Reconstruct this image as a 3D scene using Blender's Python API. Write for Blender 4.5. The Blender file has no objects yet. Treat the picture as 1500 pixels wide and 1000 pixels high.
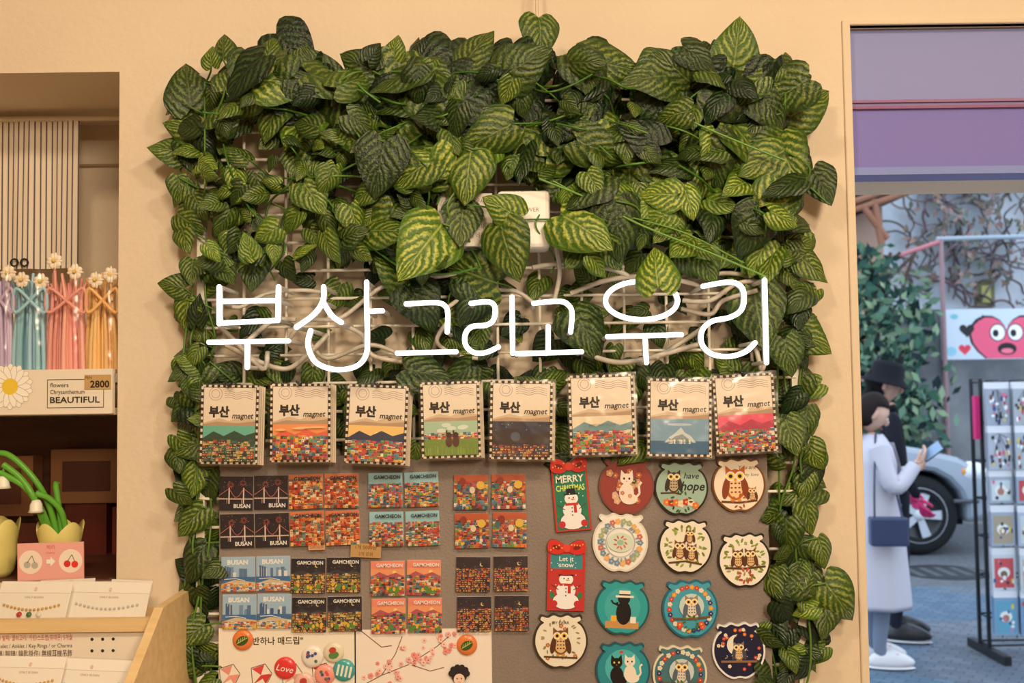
import bpy, math, random
from mathutils import Vector, Matrix, noise
random.seed(11)
rad=math.radians; pi=math.pi
sc=bpy.context.scene
try:
    sc.view_settings.view_transform='Standard'
except Exception as e: print(e)
CAM=Vector((0,-1.5,1.55)); PITCH=rad(2.9); ROLL=rad(-0.75)
R=Matrix.Rotation(pi/2+PITCH,3,'X')@Matrix.Rotation(ROLL,3,'Z')
def P(u,v,y=0.0):
    d=R@Vector(((u-750)/1500,(500-v)/1500,-1)); return CAM+d*((y-CAM.y)/d.y)
cd=bpy.data.cameras.new('camera'); co=bpy.data.objects.new('camera',cd); sc.collection.objects.link(co)
co.matrix_world=Matrix.Translation(CAM)@R.to_4x4(); cd.sensor_width=36; cd.lens=36; cd.clip_start=.02
cd.dof.use_dof=True; cd.dof.focus_distance=1.42; cd.dof.aperture_fstop=8
sc.camera=co
def lin(c):
    return tuple(((x/255)/12.92 if x/255<=.04045 else ((x/255+.055)/1.055)**2.4) for x in c)
# ---------- materials
def nm(name):
    m=bpy.data.materials.new(name); m.use_nodes=True; nt=m.node_tree
    return m,nt,nt.nodes['Principled BSDF']
def vcmat(name,rough=.6,coat=0,metal=0,spec=.5):
    m,nt,b=nm(name); a=nt.nodes.new('ShaderNodeAttribute'); a.attribute_name='Col'
    nt.links.new(a.outputs['Color'],b.inputs['Base Color'])
    b.inputs['Roughness'].default_value=rough; b.inputs['Coat Weight'].default_value=coat
    b.inputs['Coat Roughness'].default_value=.08
    b.inputs['Metallic'].default_value=metal; b.inputs['Specular IOR Level'].default_value=spec
    return m
PAINT=vcmat('printed_paper',.65); GLOSS=vcmat('glazed_print',.35,coat=.35); PLAST=vcmat('painted_plastic',.35)
CLOTH=vcmat('woven_cloth',.9,spec=.2); CARP=vcmat('car_paint',.25,coat=.6,metal=.3)
MATTE=vcmat('matte',.85,spec=.2)
def noisemat(name,c1,c2,scale,rough=.8,bump=.1,bscale=None,detail=4):
    m,nt,b=nm(name); tc=nt.nodes.new('ShaderNodeTexCoord'); n=nt.nodes.new('ShaderNodeTexNoise')
    n.inputs['Scale'].default_value=scale; n.inputs['Detail'].default_value=detail
    nt.links.new(tc.outputs['Object'],n.inputs['Vector'])
    r=nt.nodes.new('ShaderNodeValToRGB'); r.color_ramp.elements[0].position=.35; r.color_ramp.elements[1].position=.65
    r.color_ramp.elements[0].color=lin(c1)+(1,); r.color_ramp.elements[1].color=lin(c2)+(1,)
    nt.links.new(n.outputs['Fac'],r.inputs['Fac']); nt.links.new(r.outputs['Color'],b.inputs['Base Color'])
    b.inputs['Roughness'].default_value=rough
    if bump:
        n2=nt.nodes.new('ShaderNodeTexNoise'); n2.inputs['Scale'].default_value=bscale or scale*8
        nt.links.new(tc.outputs['Object'],n2.inputs['Vector'])
        bp=nt.nodes.new('ShaderNodeBump'); bp.inputs['Strength'].default_value=bump; bp.inputs['Distance'].default_value=.01
        nt.links.new(n2.outputs['Fac'],bp.inputs['Height']); nt.links.new(bp.outputs['Normal'],b.inputs['Normal'])
    return m
WALL=noisemat('wall_paint',(226,208,184),(232,215,191),3,.75,.08,90)
FLOORM=noisemat('floor_tile',(150,135,115),(165,150,130),4,.5,.05)
CEIL=noisemat('ceiling_paint',(235,225,205),(240,230,212),3,.8,.05)
def woodmat(name,c1,c2,ax=(1,14,14)):
    m,nt,b=nm(name); tc=nt.nodes.new('ShaderNodeTexCoord'); mp=nt.nodes.new('ShaderNodeMapping'); mp.inputs['Scale'].default_value=ax
    n=nt.nodes.new('ShaderNodeTexNoise'); n.inputs['Scale'].default_value=6; n.inputs['Detail'].default_value=5
    nt.links.new(tc.outputs['Object'],mp.inputs['Vector']); nt.links.new(mp.outputs['Vector'],n.inputs['Vector'])
    r=nt.nodes.new('ShaderNodeValToRGB'); r.color_ramp.elements[0].position=.3; r.color_ramp.elements[1].position=.7
    r.color_ramp.elements[0].color=lin(c1)+(1,); r.color_ramp.elements[1].color=lin(c2)+(1,)
    nt.links.new(n.outputs['Fac'],r.inputs['Fac']); nt.links.new(r.outputs['Color'],b.inputs['Base Color']); b.inputs['Roughness'].default_value=.5
    return m
PINE=woodmat('pine_wood',(225,190,135),(238,210,160))
DARKWOOD=woodmat('dark_wood',(58,30,22),(100,54,38),(1,1,8))
def clearmat():
    m=bpy.data.materials.new('clear_plastic'); m.use_nodes=True; nt=m.node_tree; nt.nodes.clear()
    o=nt.nodes.new('ShaderNodeOutputMaterial'); t=nt.nodes.new('ShaderNodeBsdfTransparent'); g=nt.nodes.new('ShaderNodeBsdfGlossy')
    g.inputs['Roughness'].default_value=.22; mx=nt.nodes.new('ShaderNodeMixShader')
    n=nt.nodes.new('ShaderNodeTexNoise'); n.inputs['Scale'].default_value=25
    tc=nt.nodes.new('ShaderNodeTexCoord'); nt.links.new(tc.outputs['Object'],n.inputs['Vector'])
    bp=nt.nodes.new('ShaderNodeBump'); bp.inputs['Strength'].default_value=.5; bp.inputs['Distance'].default_value=.01
    nt.links.new(n.outputs['Fac'],bp.inputs['Height']); nt.links.new(bp.outputs['Normal'],g.inputs['Normal'])
    mx.inputs[0].default_value=.06
    nt.links.new(t.outputs[0],mx.inputs[1]); nt.links.new(g.outputs[0],mx.inputs[2]); nt.links.new(mx.outputs[0],o.inputs[0])
    return m
CLEAR=clearmat()
def emat(name,c,s):
    m,nt,b=nm(name); b.inputs['Base Color'].default_value=c+(1,); b.inputs['Emission Color'].default_value=c+(1,); b.inputs['Emission Strength'].default_value=s
    return m
NEON=emat('neon_glow',(.90,.95,1.0),3.4)
def leafmat():
    m,nt,b=nm('ivy_leaf'); N=nt.nodes; L=nt.links
    def M(op,a,bb=None,c=None):
        n=N.new('ShaderNodeMath'); n.operation=op
        for i,x in enumerate((a,bb,c)):
            if x is None: continue
            if isinstance(x,(int,float)): n.inputs[i].default_value=x
            else: L.new(x,n.inputs[i])
        return n.outputs[0]
    uv=N.new('ShaderNodeUVMap'); uv.uv_map='UVMap'; sp=N.new('ShaderNodeSeparateXYZ'); L.new(uv.outputs[0],sp.inputs[0])
    a=M('ABSOLUTE',M('MULTIPLY_ADD',sp.outputs[0],2.0,-1.0)); t=sp.outputs[1]
    tc=N.new('ShaderNodeTexCoord'); no=N.new('ShaderNodeTexNoise'); no.inputs['Scale'].default_value=70; no.inputs['Detail'].default_value=3; L.new(tc.outputs['Object'],no.inputs['Vector'])
    n2=N.new('ShaderNodeTexNoise'); n2.inputs['Scale'].default_value=260; n2.inputs['Detail'].default_value=4; L.new(tc.outputs['Object'],n2.inputs['Vector'])
    q=M('SUBTRACT',t,M('MULTIPLY',M('POWER',a,.8),.50)); q=M('ADD',q,M('MULTIPLY',M('SUBTRACT',no.outputs['Fac'],.5),.2))
    s=M('SINE',M('MULTIPLY',q,2*pi*6.5)); s=M('ADD',s,M('MULTIPLY',M('SUBTRACT',n2.outputs['Fac'],.5),4.2))
    mr=N.new('ShaderNodeMapRange'); mr.interpolation_type='SMOOTHSTEP'; mr.inputs['From Min'].default_value=-.7; mr.inputs['From Max'].default_value=1.7; L.new(s,mr.inputs['Value'])
    edge=N.new('ShaderNodeMapRange'); edge.interpolation_type='SMOOTHSTEP'; edge.inputs['From Min'].default_value=1.0; edge.inputs['From Max'].default_value=.6; L.new(a,edge.inputs['Value'])
    core=N.new('ShaderNodeMapRange'); core.inputs['From Min'].default_value=.03; core.inputs['From Max'].default_value=.2; L.new(a,core.inputs['Value'])
    mid=N.new('ShaderNodeMapRange'); mid.inputs['From Min'].default_value=.05; mid.inputs['From Max'].default_value=.015; L.new(a,mid.inputs['Value'])
    f=M('MAXIMUM',M('MULTIPLY',M('MULTIPLY',mr.outputs[0],edge.outputs[0]),core.outputs[0]),M('MULTIPLY',mid.outputs[0],.55))
    at=N.new('ShaderNodeAttribute'); at.attribute_name='Col'; s2=N.new('ShaderNodeSeparateColor'); L.new(at.outputs['Color'],s2.inputs[0])
    def mix(fac,c1,c2):
        n=N.new('ShaderNodeMix'); n.data_type='RGBA'
        if isinstance(fac,float): n.inputs[0].default_value=fac
        else: L.new(fac,n.inputs[0])
        for i,c in ((6,c1),(7,c2)):
            if isinstance(c,tuple): n.inputs[i].default_value=lin(c)+(1,)
            else: L.new(c,n.inputs[i])
        return n.outputs[2]
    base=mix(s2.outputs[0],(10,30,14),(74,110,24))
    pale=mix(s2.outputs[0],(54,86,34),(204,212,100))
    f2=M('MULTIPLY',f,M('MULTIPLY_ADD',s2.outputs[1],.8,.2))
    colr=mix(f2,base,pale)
    L.new(colr,b.inputs['Base Color']); b.inputs['Roughness'].default_value=.36; b.inputs['Specular IOR Level'].default_value=.45
    bp=N.new('ShaderNodeBump'); bp.inputs['Strength'].default_value=.3; bp.inputs['Distance'].default_value=.002; L.new(s,bp.inputs['Height']); L.new(bp.outputs['Normal'],b.inputs['Normal'])
    return m
LEAF=leafmat()
# ---------- mesh builder
def catmull(pts,n=6,closed=False):
    pts=[Vector(p) for p in pts]; out=[]; m=len(pts)
    rng=range(m) if closed else range(m-1)
    for i in rng:
        if closed: a,b,c,d=pts[i-1],pts[i],pts[(i+1)%m],pts[(i+2)%m]
        else: a=pts[max(i-1,0)];b=pts[i];c=pts[i+1];d=pts[min(i+2,m-1)]
        for k in range(n):
            t=k/n; out.append(.5*((2*b)+(c-a)*t+(2*a-5*b+4*c-d)*t*t+(3*b-a-3*c+d)*t**3))
    if not closed: out.append(pts[-1])
    return out
_tc={}
def textpolys(s,bold):
    k=(s,bold)
    if k in _tc: return _tc[k]
    cu=bpy.data.curves.new('t','FONT'); cu.body=s; cu.resolution_u=2; cu.offset=bold
    ob=bpy.data.objects.new('t',cu); sc.collection.objects.link(ob)
    bpy.context.view_layer.update(); dg=bpy.context.evaluated_depsgraph_get()
    me=bpy.data.meshes.new_from_object(ob.evaluated_get(dg))
    vs=[(v.co.x,v.co.y) for v in me.vertices]; ps=[tuple(p.vertices) for p in me.polygons]
    bpy.data.objects.remove(ob); bpy.data.curves.remove(cu); bpy.data.meshes.remove(me)
    if not vs: vs=[(0,0),(1,1)]
    _tc[k]=(vs,ps); return _tc[k]
class MB:
    def __init__(s,k=1.0): s.v=[];s.f=[];s.c=[];s.m=[];s.s=[];s.k=k;s.mats=[];s.y=0.0;s.cm=PAINT
    def mi(s,m):
        m=m or s.cm
        if m not in s.mats: s.mats.append(m)
        return s.mats.index(m)
    def face(s,pts,col,mat=None,sm=False):
        i=len(s.v); s.v+= [tuple(c*s.k for c in p) for p in pts]; s.f.append(tuple(range(i,i+len(pts)))); s.c.append(col); s.m.append(s.mi(mat)); s.s.append(sm)
    def grid(s,rows,col,mat=None,cu=False,cv=False,sm=True,cf=None):
        i=len(s.v); n=len(rows[0]); r=len(rows)
        for row in rows: s.v+=[tuple(c*s.k for c in p) for p in row]
        m=s.mi(mat)
        for a in range(r if cv else r-1):
            for b in range(n if cu else n-1):
                a2=(a+1)%r;b2=(b+1)%n
                s.f.append((i+a*n+b,i+a*n+b2,i+a2*n+b2,i+a2*n+b)); s.c.append(cf(a,b) if cf else col); s.m.append(m); s.s.append(sm)
    def box(s,x0,x1,y0,y1,z0,z1,col,mat=None):
        p=[(x,y,z) for z in(z0,z1) for y in(y0,y1) for x in(x0,x1)]
        for q in((0,1,5,4),(1,3,7,5),(3,2,6,7),(2,0,4,6),(4,5,7,6),(2,3,1,0)): s.face([p[j] for j in q],col,mat)
    def tube(s,path,r,col,n=8,mat=None,taper=None,closed=False,cap=True):
        path=[Vector(p) for p in path]; rows=[]; up=Vector((.13,1,.07)).normalized(); m=len(path)
        for j,p in enumerate(path):
            if closed: d=path[(j+1)%m]-path[j-1]
            else: d=path[min(j+1,m-1)]-path[max(j-1,0)]
            if d.length<1e-9: d=Vector((0,0,1))
            d.normalize(); a=up-d*up.dot(d)
            if a.length<.1: a=d.orthogonal()
            a.normalize(); up=a; b=d.cross(a); rr=r*(taper[j] if taper else 1)
            rows.append([p+(a*math.cos(2*pi*q/n)+b*math.sin(2*pi*q/n))*rr for q in range(n)])
        s.grid(rows,col,mat,cu=True,cv=closed)
        if cap and not closed: s.face(rows[0][::-1],col,mat); s.face(rows[-1],col,mat)
    def ellipsoid(s,c,r,col,mat=None,nu=14,nv=9,fn=None,cf=None):
        rows=[]
        for a in range(nv+1):
            th=pi*a/nv; row=[]
            for b in range(nu):
                ph=2*pi*b/nu; p=Vector((math.sin(th)*math.cos(ph),math.sin(th)*math.sin(ph),math.cos(th)))
                if fn: p=fn(p)
                row.append((c[0]+p.x*r[0],c[1]+p.y*r[1],c[2]+p.z*r[2]))
            rows.append(row)
        s.grid(rows,col,mat,cu=True,cf=cf)
    def lathe(s,prof,c,col,mat=None,n=20,cf=None,sc=None):
        rows=[[(c[0]+r*math.cos(2*pi*q/n),c[1]+r*math.sin(2*pi*q/n),c[2]+z+(sc(q/n,z) if sc else 0)) for q in range(n)] for r,z in prof]
        s.grid(rows,col,mat,cu=True,cf=cf)
    def up(s): s.y-=.000012/s.k
    def poly(s,pts,col,mat=None): s.up(); s.face([(p[0],s.y,p[1]) for p in pts],col,mat)
    def rect(s,x0,x1,z0,z1,col,mat=None): s.poly([(x0,z0),(x1,z0),(x1,z1),(x0,z1)],col,mat)
    def ell(s,cx,cz,rx,rz,col,rot=0,n=16,a0=0,a1=360,mat=None):
        c,q=math.cos(rad(rot)),math.sin(rad(rot)); pts=[]
        for i in range(n+(0 if a1-a0>=360 else 1)):
            t=rad(a0+(a1-a0)*i/n); x,z=rx*math.cos(t),rz*math.sin(t); pts.append((cx+x*c-z*q,cz+x*q+z*c))
        s.poly(pts,col,mat)
    def line(s,pts,w,col,mat=None):
        s.up()
        for (a,b) in zip(pts[:-1],pts[1:]):
            d=Vector((b[0]-a[0],b[1]-a[1])); 
            if d.length<1e-9: continue
            d.normalize(); nx,nz=-d.y*w/2,d.x*w/2
            s.face([(a[0]-nx,s.y,a[1]-nz),(b[0]-nx,s.y,b[1]-nz),(b[0]+nx,s.y,b[1]+nz),(a[0]+nx,s.y,a[1]+nz)],col,mat)
    def ring(s,cx,cz,r,w,col,n=24): s.line([(cx+r*math.cos(2*pi*i/n),cz+r*math.sin(2*pi*i/n)) for i in range(n+1)],w,col)
    def text(s,t,x,z,size,col,al='c',bold=.0,rot=0,mat=None,maxw=None,slant=0):
        vs,ps=textpolys(t,bold); x0=min(v[0] for v in vs);x1=max(v[0] for v in vs); w=(x1-x0)*size; sx=size
        if maxw: sx=size*maxw/w; w=maxw
        off={'c':-w/2,'l':0,'r':-w}[al]; s.up(); c,q=math.cos(rad(rot)),math.sin(rad(rot))
        for p in ps:
            pts=[]
            for i in p:
                a=(vs[i][0]-x0)*sx+off+vs[i][1]*size*slant; b=vs[i][1]*size; pts.append((x+a*c-b*q,s.y,z+a*q+b*c))
            s.face(pts,col,mat)
    def prism(s,out,y0,y1,cside,cfront,mat=None):
        n=len(out)
        for i in range(n):
            a,b=out[i],out[(i+1)%n]; s.face([(a[0],y0,a[1]),(b[0],y0,b[1]),(b[0],y1,b[1]),(a[0],y1,a[1])],cside,mat)
        s.face([(p[0],y1,p[1]) for p in out],cfront,mat); s.face([(p[0],y0,p[1]) for p in out][::-1],cside,mat)
    def build(s,name,M=None,parent=None,bevel=0,weld=False):
        me=bpy.data.meshes.new(name); me.from_pydata(s.v,[],s.f); 
        for m in s.mats: me.materials.append(m)
        me.polygons.foreach_set('material_index',s.m); me.polygons.foreach_set('use_smooth',s.s)
        at=me.color_attributes.new('Col','FLOAT_COLOR','CORNER'); arr=[]
        for f,c in zip(s.f,s.c): arr+= (list(lin(c))+[1.0])*len(f)
        at.data.foreach_set('color',arr); me.update()
        o=bpy.data.objects.new(name,me); sc.collection.objects.link(o)
        if parent: o.parent=parent
        if M is not None: o.matrix_basis=M
        if weld or bevel:
            w=o.modifiers.new('w','WELD'); w.merge_threshold=1e-5
        if bevel:
            b=o.modifiers.new('b','BEVEL'); b.width=bevel; b.segments=2; b.limit_method='ANGLE'
        return o
def empty(name,loc=(0,0,0)):
    o=bpy.data.objects.new(name,None); sc.collection.objects.link(o); o.location=loc; o.empty_display_size=.1; return o
T=lambda p,rot=0: Matrix.Translation(p)@Matrix.Rotation(rad(rot),4,'Y')
rnd=random.uniform
def jit(c,a): 
    d=rnd(-a,a); return tuple(max(0,min(255,x+d+rnd(-a/3,a/3))) for x in c)
def slab(name,x0,x1,y0,y1,z0,z1,mat,bevel=0):
    m=MB(); m.box(x0,x1,y0,y1,z0,z1,(255,255,255),mat); return m.build(name,bevel=bevel,weld=True)
# ================= ROOM SHELL
NX=P(174,300).x; NT=P(175,105).z
DX0=P(1251,300).x; DT=P(1240,38).z; DX1=DX0+1.0
WT=.16; XL=-2.3; XR=2.6; YB=-4.2; CH=2.6
slab('floor',XL,XR,YB,WT,-.1,0,FLOORM)
slab('ceiling',XL-.1,XR+.1,YB-.1,WT,CH,CH+.1,CEIL)
for i,b in enumerate(((NX,DX0,0,CH),(XL,NX,NT,CH),(XL,NX,0,P(100,852).z),(DX0,DX1,DT,CH),(DX1,XR,0,CH))):
    slab('wall_back'+('','_upper_left','_lower_left','_over_door','_right')[i],b[0],b[1],0,WT,b[2],b[3],WALL)
slab('wall_left',XL-.1,XL,YB,WT+.3,0,CH,WALL); slab('wall_right',XR,XR+.1,YB,WT,0,CH,WALL); slab('wall_front',XL,XR,YB-.1,YB,0,CH,WALL)
m=MB(); m.box(DX0-.011,DX0+.001,-.005,.02,0,DT+.004,(236,219,192),WALL); m.box(DX0-.011,DX1+.011,-.005,.012,DT,DT+.008,(236,219,192),WALL); m.build('trim_doorway',bevel=.002)
ND=.30
nb=MB(); zb=P(100,852).z
nb.box(XL,NX+.02,WT,WT+.02+ND-.16,NT,NT+.02,(230,210,185),WALL)
nb.box(NX,NX+.02,WT,ND,0,NT,(230,210,185),WALL)
wz1=P(140,240,ND).z; wz0=P(140,470,ND).z
nb.box(XL,NX,ND,ND+.02,wz1,NT,(0,0,0),WALL); nb.box(XL,-1.2,ND,ND+.02,wz0,wz1,(0,0,0),WALL); nb.box(XL,NX,ND,ND+.02,P(100,600).z,wz0,(0,0,0),WALL)
nb.box(-1.2,NX,ND+.04,ND+.05,wz0,wz1,(0,0,0),DARKWOOD)
nb.box(NX-.012,NX,ND-.01,ND+.01,wz0,wz1,(0,0,0),DARKWOOD)
nb.build('wall_niche')
m=MB(); zz=P(100,615).z
m.box(XL+.01,NX-.003,ND-.03,ND-.006,zb+.001,zz,(0,0,0),DARKWOOD); m.box(XL+.01,NX-.003,.003,ND-.006,zb+.0005,zb+.003,(0,0,0),DARKWOOD)
for i in range(9): m.box(NX-.10-i*.08,NX-.03-i*.08,ND-.06,ND-.035,zb+.003,zb+.05+rnd(0,.07),jit((110,50,38),24),PLAST)
for q in range(3): m.box(NX-.50+q*.15,NX-.38+q*.15,ND-.07,ND-.035,zb+.05+q*.02,zb+.16+q*.01,jit((140,98,72),15),PLAST); m.box(NX-.48+q*.15,NX-.40+q*.15,ND-.072,ND-.07,zb+.07+q*.02,zb+.14+q*.01,jit((90,50,40),15),PLAST)
m.build('dark_display_cabinet')
z1=P(100,541).z; z0=P(100,606).z
sh=MB(); sh.box(XL+.01,NX-.003,-.004,ND-.04,z0+.045,z0+.058,(238,226,206),PLAST)
sh.box(XL+.01,NX-.003,-.012,-.002,z0,z1,(240,230,214),PLAST)
sh.box(XL+.01,NX-.003,-.002,ND-.04,z0-.002,z0+.008,(225,208,182),PLAST)
sh.y=-.0122
def W(u,v,y=-.012): p=P(u,v,y); return (p.x,p.z)
c=W(15,566)
for rr,l1,w1,of in ((.019,.0150,.0062,.5),(.017,.0140,.0056,0)):
    for i in range(14):
        a=(i+of)*360/14; sh.ell(c[0]+rr*math.cos(rad(a)),c[1]+rr*math.sin(rad(a)),l1,w1,(200,184,154),rot=a)
        sh.ell(c[0]+rr*math.cos(rad(a)),c[1]+rr*math.sin(rad(a)),l1-.0007,w1-.0008,(252,248,240),rot=a)
sh.ell(c[0],c[1],.012,.012,(240,205,60))
a,b=W(70,556),W(152,596)
sh.line([a,(b[0],a[1]),b,(a[0],b[1]),a],.0008,(60,55,50))
sh.text('flowers',a[0]+.004,W(0,568)[1],.009,(50,45,40),'l'); sh.text('Chrysanthemum',a[0]+.004,W(0,578)[1],.009,(50,45,40),'l',maxw=.05); sh.text('BEAUTIFUL',a[0]+.004,W(0,590)[1]-.001,.0125,(40,35,30),'l',bold=.015,maxw=.072)
a,b=W(124,549),W(163,570); sh.rect(a[0],b[0],b[1],a[1],(196,160,105)); sh.text('2800',(a[0]+b[0])/2+.003,b[1]+.003,.014,(40,25,15),'c',bold=.03); sh.text('PEN',a[0]+.006,a[1]-.006,.006,(40,25,15))
sh.build('display_shelf')
# curtain
cy=.20; cr=P(116,300,cy).x; ct=P(100,177,cy).z; cb=P(100,393,cy).z
m=MB(); rows=[]; nc=330; xs=[cr-i*.0023 for i in range(nc)]
for j in range(9):
    t=j/8; z=ct+(cb-ct)*t
    rows.append([(x,cy+.004*math.sin(x*80+.5*math.sin(x*23)+t*.5)*(.5+.5*t)+.0008*math.sin(x*260),z) for x in xs])
m.grid(rows,None,CLOTH,cf=lambda a,b:(240,226,208) if b%4 else (104,96,98))
m.y=cy-.008
m.text('OO',P(36,0,cy).x,cb+.003,.020,(30,28,30),'c',bold=.03)
m.build('striped_curtain')
m=MB(); m.tube([(XL+.01,cy,ct+.004),(NX-.003,cy,ct+.004)],.005,(225,210,185),mat=PLAST); m.build('curtain_rod')
def daisy(m,c,r,tilt=0):
    for i in range(9):
        a=2*pi*i/9+tilt; d=Vector((math.cos(a),0,math.sin(a)))
        p=Vector(c)+d*r*.62; m.ellipsoid(p,(r*.42*abs(math.cos(a))+r*.16,.002,r*.42*abs(math.sin(a))+r*.16),(250,236,214),PLAST,8,5)
    m.ellipsoid(Vector(c)+Vector((0,-.004,0)),(r*.26,.004,r*.26),(240,205,110),PLAST,8,6)
for (u,w,colr,tops) in ((0,40,(214,190,228),[(12,400)]),(44,50,(160,212,232),[(32,410),(60,412)]),(97,60,(252,176,166),[(80,382),(110,398)]),(150,48,(252,198,128),[(140,410),(162,402)])):
    m=MB(); py=.05
    for i in range(17):
        f=(i/16-.5); yy=py+rnd(-.02,.02)
        b=P(u+f*w*.95,541,yy); mid=P(u+f*w*.75+rnd(-3,3),440,yy); t=P(u+f*w*.95+rnd(-6,6),408+rnd(-10,14),yy)
        m.tube(catmull([b,P(u+f*w*.9,500,yy),mid,t],5),.0033,jit(colr,14),8,PLAST,taper=[1.25-.6*q/15 for q in range(16)])
    for sgn in (-1,1):
        k1=P(u,440,py-.026); k2=P(u+sgn*w*.4,422,py-.03); k3=P(u+sgn*w*.42,458,py-.03)
        m.tube(catmull([k1,k2,P(u+sgn*w*.5,440,py-.03),k3,k1],4),.0026,jit(colr,10),8,PLAST)
    for (a,b) in tops: daisy(m,P(a,b,py-.03),.011,rnd(0,1)); m.tube([P(a,b,py-.026),P(a+2,440,py-.02)],.0022,colr,6,PLAST)
    a=P(u-w/2-2,541,py-.034); b=P(u+w/2+2,394,py-.034)
    m.grid([[(a.x,a.y,z),((a.x+b.x)/2,a.y-.004,z),(b.x,a.y,z),(b.x,a.y+.06,z),(a.x,a.y+.06,z)] for z in (a.z,(a.z+b.z)/2,b.z)],(255,255,255),CLEAR,cu=True)
    m.build('flower_pen_bundle')
def pot(u,v0,v1,w,y):
    m=MB(); b=P(u,v1,y); b.z=zb+.003; t=P(u,v0,y); h=t.z-b.z; r=w*.5*(1.5+y)/1500
    prof=[(0,.0),(r*.62,0),(r*.78,h*.1),(r*.92,h*.4),(r*.9,h*.65),(r*1.02,h*.82),(r*1.04,h*.80),(r*.9,h*.6),(r*.8,h*.2),(0,h*.15)]
    m.lathe(prof,(b.x,b.y,b.z),(232,220,135),PLAST,40,sc=lambda q,z:(h*.2*abs(math.sin(q*2*pi*2.5)) if z>h*.7 else 0))
    return m,b,t
m,b,t=pot(88,764,842,62,.04)
def stem(m,pts,y,r=.0045):
    path=catmull([P(a,bb,y+dy) for a,bb,dy in pts],8); m.tube(path,r,(104,178,60),10,PLAST)
def bell(m,c,r=.009):
    m.lathe([(0,r*1.1),(r*.6,r*.95),(r*.95,r*.3),(r,-r*.5),(r*1.25,-r),(r*1.15,-r*.95),(r*.85,-r*.4),(r*.6,r*.6)],c,(250,248,235),PLAST,12)
    m.tube([(c[0],c[1],c[2]+r),(c[0],c[1],c[2]+r*2.2)],r*.2,(96,170,48),6,PLAST)
for pts in ([(84,785,0),(70,735,-.01),(45,695,-.02),(10,665,-.02),(-20,668,-.02)],[(78,788,0),(60,745,-.02),(35,712,-.03),(0,692,-.03)],[(92,784,0),(85,735,0),(82,712,0),(84,706,0)],[(98,788,0),(90,750,-.01),(72,730,-.02),(52,722,-.03)],[(72,788,0),(50,730,-.03),(30,700,-.03),(5,680,-.03)]): stem(m,pts,.04)
for (u,v) in ((53,741),(5,706),(-14,690)): bell(m,P(u,v,.01))
m.build('lily_of_the_valley_pens_in_tulip_pot')
m,b,t=pot(-5,760,850,60,.04); stem(m,[(-8,780,0),(-12,730,0),(-2,690,0)],.04); m.build('tulip_pot')
m=MB(.001*1.5/1.5); pc=P(75,821,.0); 
m.box(-48,48,0,2,-27,27,(246,180,172)); m.y=0
for sx in(-1,1): m.ell(sx*29,0,17,17,(252,236,222),n=24); m.ell(sx*29-5,-4,5,5,(225,50,40) if sx>0 else (190,190,180)); m.ell(sx*29+6,-5,5,5,(235,60,45) if sx>0 else (190,190,180)); m.line([(sx*29-5,-1),(sx*29+2,9),(sx*29+6,-1)],1,(70,120,50))
m.poly([(-6,-3),(0,-3),(0,-7),(7,0),(0,7),(0,3),(-6,3)],(255,250,240)); m.text('체리',0,18,7,(220,70,60)); m.text('cherry',0,11,5,(220,70,60))
m.build('pink_cherry_card',T(Vector((pc.x,-.002,zb+.030)),-1))
# wooden display stand
st=MB()
xr=P(228,900,-.14).x; xl=XL+1.0
zt=P(100,907,-.14).z; zt2=P(100,926,-.14).z
st.box(xl,xr,-.14,-.128,zt2,zt,(0,0,0),PINE); st.box(xl,xr,-.13,-.01,zt2,zt2+.006,(0,0,0),PINE)
st.box(xl,xr-.004,-.132,-.126,zt2-.04,zt2,(244,234,218),PAINT)
zt3=P(100,1005,-.22).z; st.box(xl,xr,-.23,-.10,zt3-.03,zt3-.024,(0,0,0),PINE); st.box(xl,xr,-.24,-.228,zt3-.03,zt3-.005,(0,0,0),PINE); st.box(xl,xr-.004,-.23,-.224,0,zt3-.03,(0,0,0),PINE)
for x in (xr,xl-.012):
    pts=[(-.012,P(0,862,-.01).z),(-.145,P(0,905,-.14).z+.012),(-.25,P(0,1000,-.24).z+.0),(-.25,0),(-.012,0)]
    for xx,fl in((x,0),(x+.012,1)):
        f=[(xx,y,z) for y,z in pts]; st.face(f if fl else f[::-1],(0,0,0),PINE)
    for i in range(len(pts)):
        a,b=pts[i],pts[(i+1)%len(pts)]; st.face([(x,a[0],a[1]),(x+.012,a[0],a[1]),(x+.012,b[0],b[1]),(x,b[0],b[1])],(0,0,0),PINE)
st.y=-.1325
zc=zt2
st.text('팔찌/ 발찌/ 열쇠고리/ 키링/스트랩(휴대폰) 5개월',P(2,0,-.13).x,zc-.011,.0085,(200,60,60),'l',maxw=.105); st.text('Bracelet / Anklet / Key Rings / or Charms',P(2,0,-.13).x,zc-.021,.0075,(60,50,45),'l',maxw=.105); st.text('手鏈/ 腳鏈/ 鑰匙掛件/ 無線耳機吊飾',P(2,0,-.13).x,zc-.032,.0095,(60,40,30),'l',maxw=.105)
for r in range(2):
    for q in range(3): st.ell(P(143+q*15,0,-.13).x,zc-.011-r*.015,.0021,.0021,(40,35,30),n=10)
st.build('wooden_display_stand')
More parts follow.
